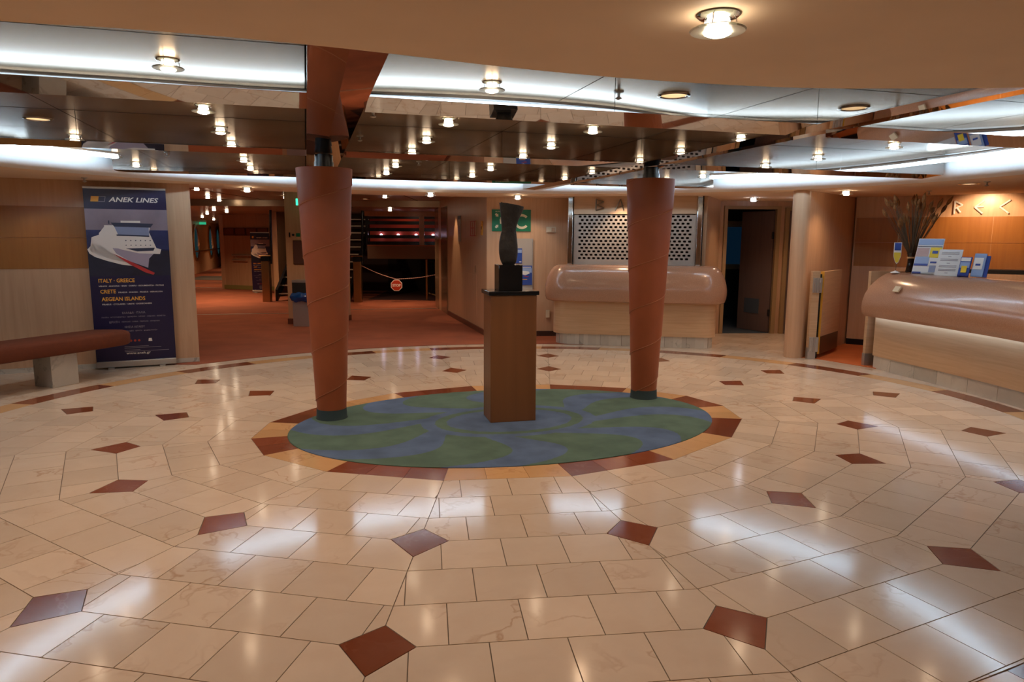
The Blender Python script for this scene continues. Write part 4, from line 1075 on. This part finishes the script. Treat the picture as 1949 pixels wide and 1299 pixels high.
def banner(loc, rz, lab, W, H, small=False, lean=0):
    t = thing('roll_up_banner', lab, 'banner', loc, rz)
    y = 0
    obj('fabric', MB().box(-W/2, -.002, .075, W/2, .002, H-.015), M_NAVY, t)
    obj('top_rail', MB().box(-W/2, -.010, H-.022, W/2, .010, H), M_BRUSH, t)
    obj('base_cassette', MB().box(-W/2, -.045, .018, W/2, .045, .085), M_BRUSH, t, bevel=.006)
    for s in (-1, 1): obj('foot', MB().box(s*W*.32-.03, -.09, 0, s*W*.32+.03, .09, .018), M_BRUSH, t)
    k = W/.82; yy = -.0045
    obj('logo', MB().prism_xz([(-.345*k, H-.165), (-.27*k, H-.165), (-.26*k, H-.105), (-.335*k, H-.105)], -.0035, -.0022), M_GOLD, t)
    lg = MB()
    for p in ([(-.27*k, H-.165), (-.205*k, H-.165), (-.204*k, H-.160), (-.269*k, H-.160)], [(-.26*k, H-.110), (-.196*k, H-.110), (-.195*k, H-.105), (-.259*k, H-.105)], [(-.21*k, H-.165), (-.205*k, H-.165), (-.195*k, H-.105), (-.2*k, H-.105)]): lg.prism_xz(p, -.0035, -.0022)
    obj('logo', lg, M_TEXTG, t)
    text('lettering', 'ANEK LINES', .072*k, M_TEXTW, t, -.165*k, yy+.002, H-.163, bold=.0016*k, shear=.25, width=.50*k)
    ship(t, W, H*.517, H*.882, -.0022)
    rows = [('ITALY · GREECE', .060, M_GOLD, -.33, .482, 'LEFT', .36, .0012), ('VENICE · ANCONA · BARI · CORFU · IGOUMENITSA · PATRAS', .022, M_TEXTW, -.33, .458, 'LEFT', .66, .0003),
            ('CRETE', .060, M_GOLD, -.32, .422, 'LEFT', .155, .0012), ('PIRAEUS · CHANIA · PIRAEUS · HERAKLION', .022, M_TEXTW, -.14, .422, 'LEFT', .45, .0003),
            ('AEGEAN ISLANDS', .060, M_GOLD, -.31, .380, 'LEFT', .44, .0012), ('PIRAEUS · CYCLADES · CRETE · DODECANESE', .022, M_TEXTW, -.31, .357, 'LEFT', .50, .0003),
            ('ΕΛΛΑΔΑ · ΙΤΑΛΙΑ', .032, M_TEXTG, 0.0, .305, 'CENTER', .235, .0003), ('ΠΑΤΡΑ · ΗΓΟΥΜΕΝΙΤΣΑ · ΚΕΡΚΥΡΑ · ΜΠΑΡΙ · ΑΝΚΟΝΑ · ΒΕΝΕΤΙΑ', .018, M_TEXTG, 0.0, .285, 'CENTER', .65, .0002),
            ('ΚΡΗΤΗ', .032, M_TEXTG, -.255, .255, 'LEFT', .10, .0003), ('ΠΕΙΡΑΙΑΣ · ΧΑΝΙΑ · ΠΕΙΡΑΙΑΣ · ΗΡΑΚΛΕΙΟ', .018, M_TEXTG, -.13, .257, 'LEFT', .39, .0002),
            ('ΝΗΣΙΑ ΑΙΓΑΙΟΥ', .032, M_TEXTG, 0.0, .225, 'CENTER', .205, .0003), ('ΠΕΙΡΑΙΑΣ · ΚΥΚΛΑΔΕΣ · ΚΡΗΤΗ · ΔΩΔΕΚΑΝΗΣΑ', .018, M_TEXTG, 0.0, .205, 'CENTER', .46, .0002),
            ('www.anek.gr', .040, M_TEXTW, 0.02, .075, 'CENTER', .25, .0003)]
    for s, sz, m, x, zf, al, wd_, bo in rows:
        text('lettering', s, sz*k, m, t, x*k, -.0028, zf*H, bold=bo*k, align=al, width=wd_*k)
    for i, m in enumerate((M_TEXTG, M_LBLUE, M_REDP, M_REDP, M_REDP, M_REDP)):
        obj('icon', MB().prism_xz([(-.175*k+i*.042*k+.013*k*math.cos(a*PI/5), .152*H+.013*k*math.sin(a*PI/5)) for a in range(10)], -.0035, -.0022), m, t)
    obj('badge', MB().prism_xz([(.13*k, .145*H), (.17*k, .145*H), (.165*k, .162*H), (.135*k, .162*H)], -.0035, -.0022), M_TEXTW, t)
    for z, w_ in ((.108, .30), (.100, .44), (.088, .16), (.079, .50)) if False else ((.118, .25), (.110, .38), (.098, .16), (.090, .46)):
        obj('print_line', MB().box(-.12*k, -.0035, z*H, (-.12+w_)*k, -.0022, z*H+.004), M_TEXTG, t)
    return t
bp = (Vector((-4.81, 7.985))+Vector((-4.065, 8.345)))/2
banner((bp.x+.01, bp.y-.04, 0), math.atan2(.36, .745), 'large navy ferry banner standing against the left wall', .83, 2.08)
banner((-6.90, 19.25, 0), math.radians(8), 'far smaller navy ferry banner beside the corridor stairs', .50, 1.66)

# ================================================================== BENCH
bdir = wl_dir; bnn = Vector((wl_dir.y, -wl_dir.x))
# seat: long upholstered slab that follows the wall, end rounded
e1, e2 = Vector((-4.20, 7.70)), Vector((-4.78, 7.93))
t = thing('bench', 'long rust-brown upholstered bench on marble block in front of left wall', 'bench', (-4.6, 6.9, 0))
ux = (Vector((-4.36, 7.36))-Vector((-4.772, 6.402))).normalized()      # along the bench front
uy = Vector((-ux.y, ux.x))                                             # towards the wall
o0 = Vector((-4.33, 7.42))
def bp_(s, w): q_ = o0 - ux*s + uy*w; return (q_.x+4.6, q_.y-6.9)
seatm = MB(); Wd = .50
out0 = [bp_(3.4, 0), bp_(0.05, 0)] + [bp_(-.34+.12-.12*math.cos(0), 0)]
base = [(3.4, 0), (.0, 0), (-.24, .02), (-.31, .07), (-.34, .16), (-.30, .30), (-.20, Wd), (3.4, Wd)]
def insb(i_, pts):
    c = (1.5, Wd/2); return [(p[0] - (p[0]-c[0])/abs(p[0]-c[0])*i_, p[1] - (p[1]-c[1])/max(abs(p[1]-c[1]), .05)*i_*min(1, abs(p[1]-c[1])/.1)) for p in pts]
levels = [(.335, .03), (.345, .008), (.37, 0), (.455, 0), (.478, .010), (.492, .035)]
seat = loft(MB(), [([bp_(*p) for p in insb(i_, base)], z) for z, i_ in levels])
obj('seat', seat, M_SEAT, t, smooth=True)
for s_ in (.30, 2.1):
    c1 = Vector(bp_(s_+.0, .04)); 
    obj('marble_block', MB().prism([bp_(s_+.28, .10), bp_(s_, .10), bp_(s_, .38), bp_(s_+.28, .38)], 0, .335), M_KICKST, t, bevel=.004)

# ================================================================== DOWNLIGHTS
hm = MB().lathe([(.058, 0), (.060, -.004), (.052, -.010), (.036, -.012), (.034, -.004), (.001, -.004)], 24).mesh('collar', M_CHROME, True)
gm_ = MB().lathe([(.030, -.040), (.074, -.040), (.077, -.043), (.074, -.047), (.030, -.047)], 32).mesh('glass_disc', M_GLASS, True)
bm_ = MB().lathe([(.001, -.012), (.030, -.012), (.035, -.030), (.037, -.052), (.024, -.058), (.001, -.060)], 20).mesh('bulb', M_BULB, True)
bmc = MB().lathe([(.001, -.012), (.030, -.012), (.035, -.030), (.037, -.052), (.024, -.058), (.001, -.060)], 20).mesh('bulb', M_BULBC, True)
pm = MB()
for k in range(3):
    a = 2*PI*k/3; pm.tube([(.05*math.cos(a), .05*math.sin(a), -.005), (.056*math.cos(a), .056*math.sin(a), -.044)], .0022, 5)
pm = pm.mesh('clips', M_CHROME, True)
LSPOT = bpy.data.lights.new('halogen_light', 'SPOT'); LSPOT.energy = DOWN_W; LSPOT.color = WARM; LSPOT.spot_size = math.radians(128); LSPOT.spot_blend = 1.0; LSPOT.shadow_soft_size = .035
LWEAK = bpy.data.lights.new('halogen_light', 'SPOT'); LWEAK.energy = DOWN_W*1.0; LWEAK.color = WARM; LWEAK.spot_size = math.radians(130); LWEAK.spot_blend = 0.8; LWEAK.shadow_soft_size = .03
LFAR = LWEAK.copy(); LFAR.energy = DOWN_W*3.8
def downlight(p, z, lab, group=None, light=LSPOT, cool=False):
    t = thing('downlight', lab, 'ceiling light', (p[0], p[1], z), 0, group)
    obj('collar', hm, None, t); obj('clips', pm, None, t); obj('glass_disc', gm_, None, t); obj('bulb', bmc if cool else bm_, None, t)
    if light:
        l = bpy.data.objects.new('halogen_light', light); COL.objects.link(l); l.parent = t; l.location = (0, 0, -.066)
    return t
rm = MB().lathe([(.100, 0), (.102, -.006), (.088, -.010), (.080, -.006), (.078, .0)], 28).mesh('trim_ring', M_CHROME, True)
rl = MB().lathe([(.001, -.003), (.078, -.003)], 28).mesh('diffuser', M_DIM, True)
def recessed(p, z, lab, group=None):
    t = thing('recessed_light', lab, 'ceiling light', (p[0], p[1], z), 0, group); obj('trim_ring', rm, None, t); obj('diffuser', rl, None, t); return t
BX = {'left': (-3.55, -2.25), 'middle': (-.55, .62), 'right': (2.25, 3.60)}
BY = {'nearest': (-2.44,), 'centre': (-1.08, -.19), 'far': (1.10, 2.10)}
rec = {('left', 'centre', 0, 1), ('middle', 'nearest', 1, 0), ('right', 'nearest', 0, 0)}
for bx, xs in BX.items():
    for by, ys in BY.items():
        for i, x in enumerate(xs):
            for j, y in enumerate(ys):
                p = LW(x, y); 
                lab = 'in the %s %s ceiling bay, %s%s' % (bx, by, 'left' if i == 0 else 'right', '' if len(ys) == 1 else (' front' if j == 0 else ' back'))
                if (bx, by, i, j) in rec: recessed((p.x, p.y), ZC, 'wide flush round light ' + lab, 'flush round lights of the mirrored ceiling')
                else: downlight((p.x, p.y), ZC, 'glass-disc halogen light ' + lab, 'halogen lights of the mirrored ceiling')
for q, lab, li in (((.565, 2.04), 'large nearest glass-disc halogen light on the beige soffit overhead', LSPOT), ((-3.36, 9.0), 'glass-disc light on the soffit edge left of the corridor mouth', LWEAK),
                   ((.07, 10.3), 'glass-disc light on the soffit above the green sign', LSPOT), ((-1.13, 9.75), 'glass-disc light on the soffit edge before the stairwell view', LSPOT),
                   ((4.19, 8.95), 'glass-disc light on the soffit beside the rounded wall end', LSPOT), ((-2.0, 1.0), 'halogen light on the soffit behind the viewer, left', LSPOT), ((3.0, .9), 'halogen light on the soffit behind the viewer, right', LSPOT),
                   ((2.7, 8.1), 'halogen light on the soffit', None)):
    if li is None: continue
    downlight(q, ZS-.003 if q[1] < 3 else ZS, lab, None, li)
for q, lab in (((3.56, 10.52), 'cool white glass-disc light in front of the open alcove door'), ((4.22, 10.47), 'cool white glass-disc light half hidden by the rounded wall end')):
    downlight(q, ZS, lab, None, LWEAK, True)
spd = [(-4.95, 11.15, 'first'), (-5.75, 13.4, 'second'), (-5.95, 14.4, 'third'), (-3.60, 11.2, 'right first'), (-4.25, 13.3, 'right second'), (-2.32, 12.9, 'near the pillar'), (-1.67, 10.6, 'near the sign corner')]
for x, y, nm in spd:
    if y > 9.8 or True: downlight((x, y), 2.30, 'halogen light on the brown corridor ceiling, %s' % nm, 'corridor halogen lights', LWEAK)
for x, y, nm in ((-6.72, 15.95, 'by the stairs'), (-6.9, 17.1, 'by the far banner'), (-8.02, 18.6, 'left of the far banner'), (-10.6, 25.1, 'over the grey mat'), (-11.2, 28.5, 'before the portholes'), (-12.5, 33.0, 'deepest in the wing')):
    downlight((x, y), 2.17, 'small far corridor light %s' % nm, 'far corridor lights', LFAR)
for x, y, nm in ((-2.05, 10.2, 'nearer'), (-2.95, 14.2, 'farther')):
    recessed((x, y), 2.30, 'flush dim round light on the corridor ceiling, %s' % nm, 'flush corridor lights')
pR = LW(5.25, .35)
recessed((4.95, 7.75), ZS, 'flush round light on the soffit above the reception desk')
for x, y, nm in ((-9.6, 21.9, 'outside the far wall corner'), (-7.6, 16.3, 'left of the staircase'), (-6.6, 12.2, 'left side of the corridor'), (-2.7, 15.6, 'before the stairwell chain')):  # extra downlights added to brighten the dark corridor
    downlight((x, y), 2.17 if y > 15 else 2.30, 'added halogen light on the corridor ceiling %s' % nm, 'corridor halogen lights', LFAR if y > 15 else LWEAK)
# scalloped spots near walls
spot('stair_fill', (-4.9, 16.2, 2.14), 30, (1, .66, .42), 100, .6, (-4.9, 17.6, .9))  # fill light added to brighten the treads, no fitting
spot('stair_wall_spot', (-5.35, 19.9, 2.2), 14, (1, .6, .3), 120, .6, (-5.3, 20.4, 1.9))
spot('wall_spot', (-1.30, 13.15, 2.28), 34, (1, .66, .40), 44, .5, (-1.10, 13.2, 1.25))
spot('carpet_spot', (-2.66, 16.2, 2.14), 55, (1, .62, .38), 50, .2, (-2.68, 16.4, 0))
pw_ = ra + rd*1.60 + rn*.62
spot('wall_spot', (pw_.x, pw_.y, 2.13), 46, (1, .66, .38), 104, .5, (pw_.x-rn.x*.62, pw_.y-rn.y*.62, 1.55))
pw2 = wl(1.55) + Vector((wl_dir.y, -wl_dir.x))*.30
spot('wall_spot', (pw2.x, pw2.y, 2.13), 3.0, (1, .64, .36), 80, .5, (pw2.x, pw2.y, 0.8))
spot('wall_spot', (.30, 10.60, 2.13), 7, (1, .66, .38), 80, .4, (.30, 10.8, 0.6))
spot('wall_spot', (1.55, 10.05, 2.13), 26, (1, .68, .42), 90, .7, (1.62, 10.42, 1.3))
# sprinklers
def sprinkler(p, z, lab):
    t = thing('sprinkler', lab, 'sprinkler', (p[0], p[1], z), 0, 'ceiling sprinklers')
    obj('cap', MB().lathe([(.032, 0), (.030, -.006), (.010, -.010), (.008, -.03)], 16), M_BRUSH, t, smooth=True)
    obj('deflector', MB().lathe([(.004, -.028), (.022, -.040), (.022, -.042), (.003, -.05)], 12), M_BRUSH, t)
for x, y, z, lab in ((-1.12, -.33, ZC, 'small sprinkler on the mirrored ceiling right of the left column'), (.25, -2.45, ZC, 'small sprinkler on the nearest middle ceiling bay'), (-3.0, 2.3, ZC, 'small sprinkler on the far left ceiling bay'), (-.3, 2.3, ZC, 'small sprinkler on the far middle ceiling bay')):
    p = LW(x, y); sprinkler((p.x, p.y), z, lab)
for q, lab in (((-4.6, 7.66), 'small sprinkler on the soffit above the large banner'), ((4.98, 7.5), 'small sprinkler on the soffit above the reception desk'), ((5.2, 8.9), 'small sprinkler on the soffit before the reception wall')):
    sprinkler(q, ZS, lab)

# ================================================================== CORRIDOR
# pillar with notice board and litter bin
struct('wall_corridor_pillar', MB().prism([(-3.97, 12.33), (-3.10, 12.23), (-3.02, 13.0), (-3.9, 13.1)], 0, 2.31), M_WALLW)
struct('baseboard_pillar', MB().prism([(-3.985, 12.315), (-3.09, 12.215), (-3.01, 13.01), (-3.91, 13.11)], 0, .10), mat('brown_skirting2', (.14, .04, .02), .5))
prp = math.atan2(-.10, .87)
def pframe(x, z): return (x, 12.33-.115*(x+3.97)-.004, z)
t = thing('litter_bin', 'steel litter bin with blue liner in front of the corridor pillar', 'bin', (-3.60, 12.09, 0), prp)
obj('bin_body', MB().box(-.17, -.13, 0, .17, .13, .50), M_BRUSH, t, bevel=.006); obj('bin_hood', MB().box(-.17, -.12, .58, .17, .13, .76), mat('dark_hood', (.02, .018, .015), .4), t); obj('hood_rim', MB().box(-.172, -.122, .76, .172, .132, .80), M_BRUSH, t)
bg = MB(); nb = 32; vs = []; fs = []
for i, (z, r) in enumerate(((.43, .185), (.46, .215), (.52, .235), (.57, .205), (.59, .15))):
    for k in range(nb):
        a = 2*PI*k/nb; rr = r*(1+.06*math.sin(5*a+i)); vs.append((rr*math.copysign(abs(math.cos(a))**.7, math.cos(a)), rr*.8*math.copysign(abs(math.sin(a))**.7, math.sin(a)), z+.012*math.sin(7*a+i*2)))
for i in range(4):
    for k in range(nb): fs.append((i*nb+k, i*nb+(k+1) % nb, (i+1)*nb+(k+1) % nb, (i+1)*nb+k))
obj('liner', bg.add(vs, fs), M_PLBAG, t, smooth=True)
t = thing('notice_board', 'dark brown notice board on the corridor pillar above the bin', 'board', pframe(-3.66, 1.27), prp)
obj('board', MB().box(-.17, -.02, -.20, .17, 0, .20), mat('dark_brown_board', (.10, .045, .035), .5), t); obj('board_frame', MB().box(-.18, -.012, -.21, .18, -.001, .21), M_BRASS, t)
t = thing('wall_controls', 'row of small dark controls on the corridor pillar', 'switch', pframe(-3.80, 1.57), prp)
obj('slot', MB().box(-.10, -.015, -.04, -.08, 0, .04), M_BLACK, t); obj('button', MB().sphere((-.025, -.01, 0), .022), M_BLACK, t); obj('label_plate', MB().box(.03, -.012, -.03, .10, 0, .03), M_GREEN, t)
t = thing('red_bracket_sign', 'red outlined sign on the pillar behind the left column', 'sign', pframe(-3.56, 1.76), prp)
for b in ((-.06, -.10, .06, -.085), (-.06, .085, .06, .10), (-.06, -.10, -.045, .10)): obj('red_line', MB().box(b[0], -.006, b[1], b[2], 0, b[3]), M_REDP, t)
t = thing('exit_sign', 'small lit green exit sign beside the left column', 'sign', (-3.56, 12.0, 2.12), 0)
obj('lit_face', MB().box(-.10, -.02, -.055, .05, .02, .055), mat('green_light', (.05, .5, .3), .4, emit=(.05, .75, .45), estr=1.5), t); obj('hanger', MB().tube([(-.02, 0, .055), (-.02, 0, .18)], .008, 6), M_BLACK, t)
obj('arrow', MB().prism_xz([(-.06, 0), (-.02, .03), (-.02, .01), (.03, .01), (.03, -.01), (-.02, -.01), (-.02, -.03)], -.0215, -.0205), M_WHITEP, t)
# far wall in the middle with handrail and fire plans
mw = struct('wall_far', MB().wall((-8.55, 20.75), (-6.75, 20.1), 0, 2.19, .12), M_WALLW)
struct('wall_far', MB().wall((-6.75, 20.1), (-6.15, 18.05), 0, 2.19, .12), M_WALLD); struct('wall_far', MB().wall((-8.6, 20.7), (-14.2, 40), 0, 2.19, -.12), M_WALLW)
struct('baseboard_far', MB().wall((-8.55, 20.72), (-6.75, 20.07), 0.0, .12, .02), mat('olive_skirting', (.30, .25, .08), .5))
wz = math.atan2(-.65, 1.8); 
def mf(s, z, o=.01): d = Vector((1.8, -.65)).normalized(); p = Vector((-8.55, 20.75))+d*s+Vector((d.y, -d.x))*o; return (p.x, p.y, z)
t = thing('handrail', 'short steel handrail on the far corridor wall left of the banner', 'handrail', mf(.95, .0), wz)
obj('rail', MB().tube([(-.55, -.07, 1.0), (.52, -.07, 1.0)], .022, 8), M_BRUSH, t); obj('rail', MB().tube([(-.55, -.07, .86), (-.05, -.07, .86)], .018, 8), M_BRUSH, t)
for x in (-.45, .0, .4): obj('bracket', MB().tube([(x, -.07, 1.0), (x, -.03, .94), (x, 0, .94)], .010, 6), M_BRUSH, t)
for i in range(4):
    t = thing('framed_plan', 'small brown framed plan in the row of four on the far wall, %s' % ('leftmost', 'second from left', 'third from left', 'rightmost')[i], 'picture', mf(.28+i*.40, 1.68), wz, 'row of framed plans')
    obj('plan', MB().box(-.17, -.012, -.09, .17, 0, .09), mat('brown_print', (.22, .08, .03), .5), t)
    for b in ((-.19, -.11, .19, -.09), (-.19, .09, .19, .11), (-.19, -.09, -.17, .09), (.17, -.09, .19, .09)): obj('frame_bar', MB().box(b[0], -.02, b[1], b[2], 0, b[3]), mat('dark_frame', (.10, .03, .015), .5), t)
# wing with portholes
wa, wb2 = Vector((-11.8, 24.4)), Vector((-16.6, 41.5)); wdv = (wb2-wa).normalized(); wnv = Vector((wdv.y, -wdv.x))
struct('wall_wing', MB().wall(wb2, wa, 0, 2.19, -.12), M_WALLW)
struct('wall_wing', MB().wall((-26, 24.4), (-11.8, 24.4), 0, 2.19, -.12), M_WALLW)
struct('wall_end', MB().wall((-17, 41.5), (-12, 41.5), 0, 2.19, .1), M_WALLD)
wzr = math.atan2(wdv.y, wdv.x)
for i, s in enumerate((3.0, 5.0, 9.2, 11.8)):
    p = wa + wdv*s + wnv*.0
    o = struct('window_%d' % (i+2), MB(), None); bpy.data.objects.remove(o)
    mb = MB(); N_ = 28; vs = []; fs = []
    for r, y in ((.76, -.0), (.76, -.05), (.66, -.06), (.64, -.02)):
        vs += [(r*.95*math.cos(2*PI*k/N_), y, 1.28+r*math.sin(2*PI*k/N_)) for k in range(N_)]
    for a in range(3):
        for k in range(N_): fs.append((a*N_+k, a*N_+(k+1) % N_, (a+1)*N_+(k+1) % N_, (a+1)*N_+k))
    o = struct('window_%d' % (i+2), mb.add(vs, fs), M_BRASS, loc=(p.x, p.y, 0), rz=wzr)
    obj('pane', MB().prism_xz([(.65*.95*math.cos(2*PI*k/N_), 1.28+.65*math.sin(2*PI*k/N_)) for k in range(N_)], -.022, -.012), mat('porthole_glass', (.03, .10, .12), .08, emit=(.05, .22, .26), estr=.08), o)
t = thing('handrail', 'long brass handrail running below the portholes of the left wing', 'handrail', (wa.x, wa.y, 0), wzr)
obj('rail', MB().tube([(1, -.09, .93), (15, -.09, .93)], .028, 8), M_BRASS, t)
for x in range(1, 15, 2): obj('bracket', MB().tube([(x+.3, -.09, .93), (x+.3, 0, .88)], .014, 6), M_BRASS, t)
tag(obj('floor_mat', MB().prism([(-11.6, 24.9), (-10.2, 24.7), (-10.9, 27.1), (-12.1, 27.2)], .004, .016), mat('grey_mat', (.10, .085, .075), .95)), 'grey door mat on the far corridor carpet', 'mat')
t = thing('exit_sign', 'tiny lit green exit sign at the far end of the left wing', 'sign', (-13.6, 30.5, 2.10), .3)
obj('lit_face', MB().box(-.35, -.02, -.05, .35, .02, .05), mat('green_light2', (.02, .4, .2), .4, emit=(.03, .5, .25), estr=.8), t)
# dark service wall behind pillar, stair
st = thing('staircase', 'open dark staircase rising beyond the corridor pillar', 'stairs', (-4.75, 16.85, 0), 0)
for k in range(1, 12):
    tr = obj('tread', MB().box(-.88, .27*k-.27, .185*k-.03, .80, .27*k+.02, .185*k), mat('dark_tread', (.06, .02, .012), .7), st)
    obj('nosing', MB().box(-.88, .27*k-.285, .185*k-.022, .80, .27*k-.262, .185*k+.004), mat('pale_nosing', (.55, .45, .34), .4), tr)
for s in (-1, 1): obj('stringer', MB().prism_xz([(0, 0), (0, 0), (0, 0)], 0, 0) if False else MB().add([(s*.84-.03-(.07 if s < 0 else 0), -.1, 0), (s*.84+.03-(.07 if s < 0 else 0), -.1, 0), (s*.84+.03-(.07 if s < 0 else 0), 3.0, 2.1), (s*.84-.03-(.07 if s < 0 else 0), 3.0, 2.1), (s*.84-.03-(.07 if s < 0 else 0), -.1, .28), (s*.84+.03-(.07 if s < 0 else 0), -.1, .28), (s*.84+.03-(.07 if s < 0 else 0), 2.75, 2.15), (s*.84-.03-(.07 if s < 0 else 0), 2.75, 2.15)], [(0,1,2,3),(4,7,6,5),(0,4,5,1),(1,5,6,2),(2,6,7,3),(3,7,4,0)]), M_BLACK, st)
for x, lab in ((-5.84, 'brass-clad square newel post left of the staircase'), (-3.67, 'brass-clad square newel post right of the staircase')):
    t = thing('newel_post', lab, 'post', (x, 16.62, 0))
    obj('cladding', MB().box(-.09, -.08, 0, .09, .08, .97), M_BRASS, t, bevel=.008); obj('cap', MB().box(-.095, -.085, .97, .095, .085, 1.07), M_BLACK, t); obj('handle', MB().tube([(-.14, -.02, 1.09), (.12, -.02, 1.09)], .02, 8), M_BRASS, t)
    obj('upright', MB().tube([(.1, .06, .9), (.12, .12, 2.16)], .03, 8), M_BLACK, t)
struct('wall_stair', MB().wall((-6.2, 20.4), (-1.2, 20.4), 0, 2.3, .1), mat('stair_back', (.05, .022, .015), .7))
struct('wall_stair', MB().wall((-6.1, 18.1), (-6.1, 20.4), 0, 2.3, .05), M_WALLD)
# stairwell: landing edge, slatted balustrade, red wall
struct('wall_landing', MB().box(-3.62, 17.55, 1.01, -1.76, 17.65, 1.33), mat('landing_brown', (.20, .12, .07), .5))
struct('trim_22', MB().box(-3.62, 17.53, 1.33, -1.76, 17.66, 1.355), mat('landing_nosing', (.45, .14, .05), .5))
struct('trim_23', MB().box(-3.66, 17.5, 2.06, -1.70, 17.7, 2.18), M_WALLD)
bl_ = thing('slatted_balustrade', 'balustrade of broad black slats before a red wall above the stairwell', 'railing', (-2.70, 17.6, 1.355))
for k, z in enumerate((.0, .16, .335, .50, .64)):
    obj('slat', MB().box(-.93, -.02, z, .93, .02, z+(.085 if k < 4 else .06)), M_BLACK, bl_)
obj('post', MB().box(.38, -.03, 0, .50, .03, .72), M_WALLD, bl_); obj('post', MB().box(-.96, -.03, 0, -.90, .03, .72), M_BLACK, bl_)
struct('wall_red', MB().box(-3.7, 18.3, 1.3, -1.5, 18.4, 2.2), M_REDC)
spot('red_wall_spot', (-2.7, 17.85, 2.12), 3, (1, .5, .3), 150, .5, (-2.7, 18.3, 1.5))
for i, x in enumerate((-3.42, -2.98, -2.52, -2.08)):
    t = thing('step_light', 'small cool white spot light on the red wall, %s' % ('leftmost', 'second from left', 'third from left', 'rightmost')[i], 'lamp', (x+.02, 18.29, 1.60), 0, 'row of small lights on the red wall')
    obj('lens', MB().sphere((0, -.02, 0), .035, 12, 8), mat('violet_white_lens', (1, 1, 1), .5, emit=(.75, .7, 1.0), estr=9), t)
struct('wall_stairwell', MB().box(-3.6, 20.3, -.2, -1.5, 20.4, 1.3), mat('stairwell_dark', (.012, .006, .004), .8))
struct('wall_stairwell', MB().box(-1.70, 15.7, 0, -1.60, 20.4, 2.3), M_WALLD)
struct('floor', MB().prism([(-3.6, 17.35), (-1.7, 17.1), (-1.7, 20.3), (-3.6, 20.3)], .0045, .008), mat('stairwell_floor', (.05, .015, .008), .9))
t = thing('stair_railing', 'dark rail frame inside the stairwell opening at its right side', 'railing', (-2.0, 17.3, 0))
obj('post', MB().tube([(-.12, 0, 0), (-.12, 0, 1.0)], .025, 8), M_BRASS, t)
obj('top_rail', MB().tube([(-.10, .3, .95), (.28, -.1, .93)], .016, 8), M_BLACK, t); obj('bottom_rail', MB().tube([(-.10, .3, .15), (.28, -.1, .08)], .016, 8), M_TRIMY, t)
for k in range(5): obj('baluster', MB().tube([(-.1+k*.08, .3-k*.085, .15), (-.1+k*.08, .3-k*.085, .94)], .008, 6), M_BLACK, t)
t = thing('stop_barrier', 'red octagonal stop sign hanging on a sagging chain across the stairwell', 'sign', (-2.76, 16.66, .035))
a0 = (-.815, .0, .83); a1 = (.0, 0, .52); a2 = (1.07, .1, .66)
def sag(p, q, n=22): return [Vector(p).lerp(Vector(q), i/n) - Vector((0, 0, .03*math.sin(PI*i/n))) for i in range(n+1)]
ch = MB()
for p, q in ((a0, a1), (a1, a2)):
    P_ = sag(p, q)
    for i in range(len(P_)-1): ch.tube([P_[i], P_[i].lerp(P_[i+1], .8)], .011, 5)
obj('chain', ch, mat('chain_red_white', (.42, .22, .18), .5), t)
o8 = lambda r, cz=.375: [(r*math.cos(PI/8+PI*k/4), cz+r*math.sin(PI/8+PI*k/4)) for k in range(8)]
sg = obj('sign_plate', MB().prism_xz(o8(.145), -.01, 0), M_WHITEP, t); obj('red_face', MB().prism_xz(o8(.128), -.013, -.0105), M_REDP, t)
text('lettering', 'STOP', .085, M_WHITEP, t, 0, -.0145, .345, align='CENTER', bold=.003, width=.20)
# outer closing walls so the space is sealed
struct('wall_outer', MB().box(-28, 43, -.1, 14, 43.2, 2.5), M_GAP)
struct('wall_outer', MB().box(-28, -6, -.1, -27.8, 43, 2.5), M_GAP)
struct('wall_outer', MB().box(13, -6, -.1, 13.2, 43, 2.5), M_GAP)
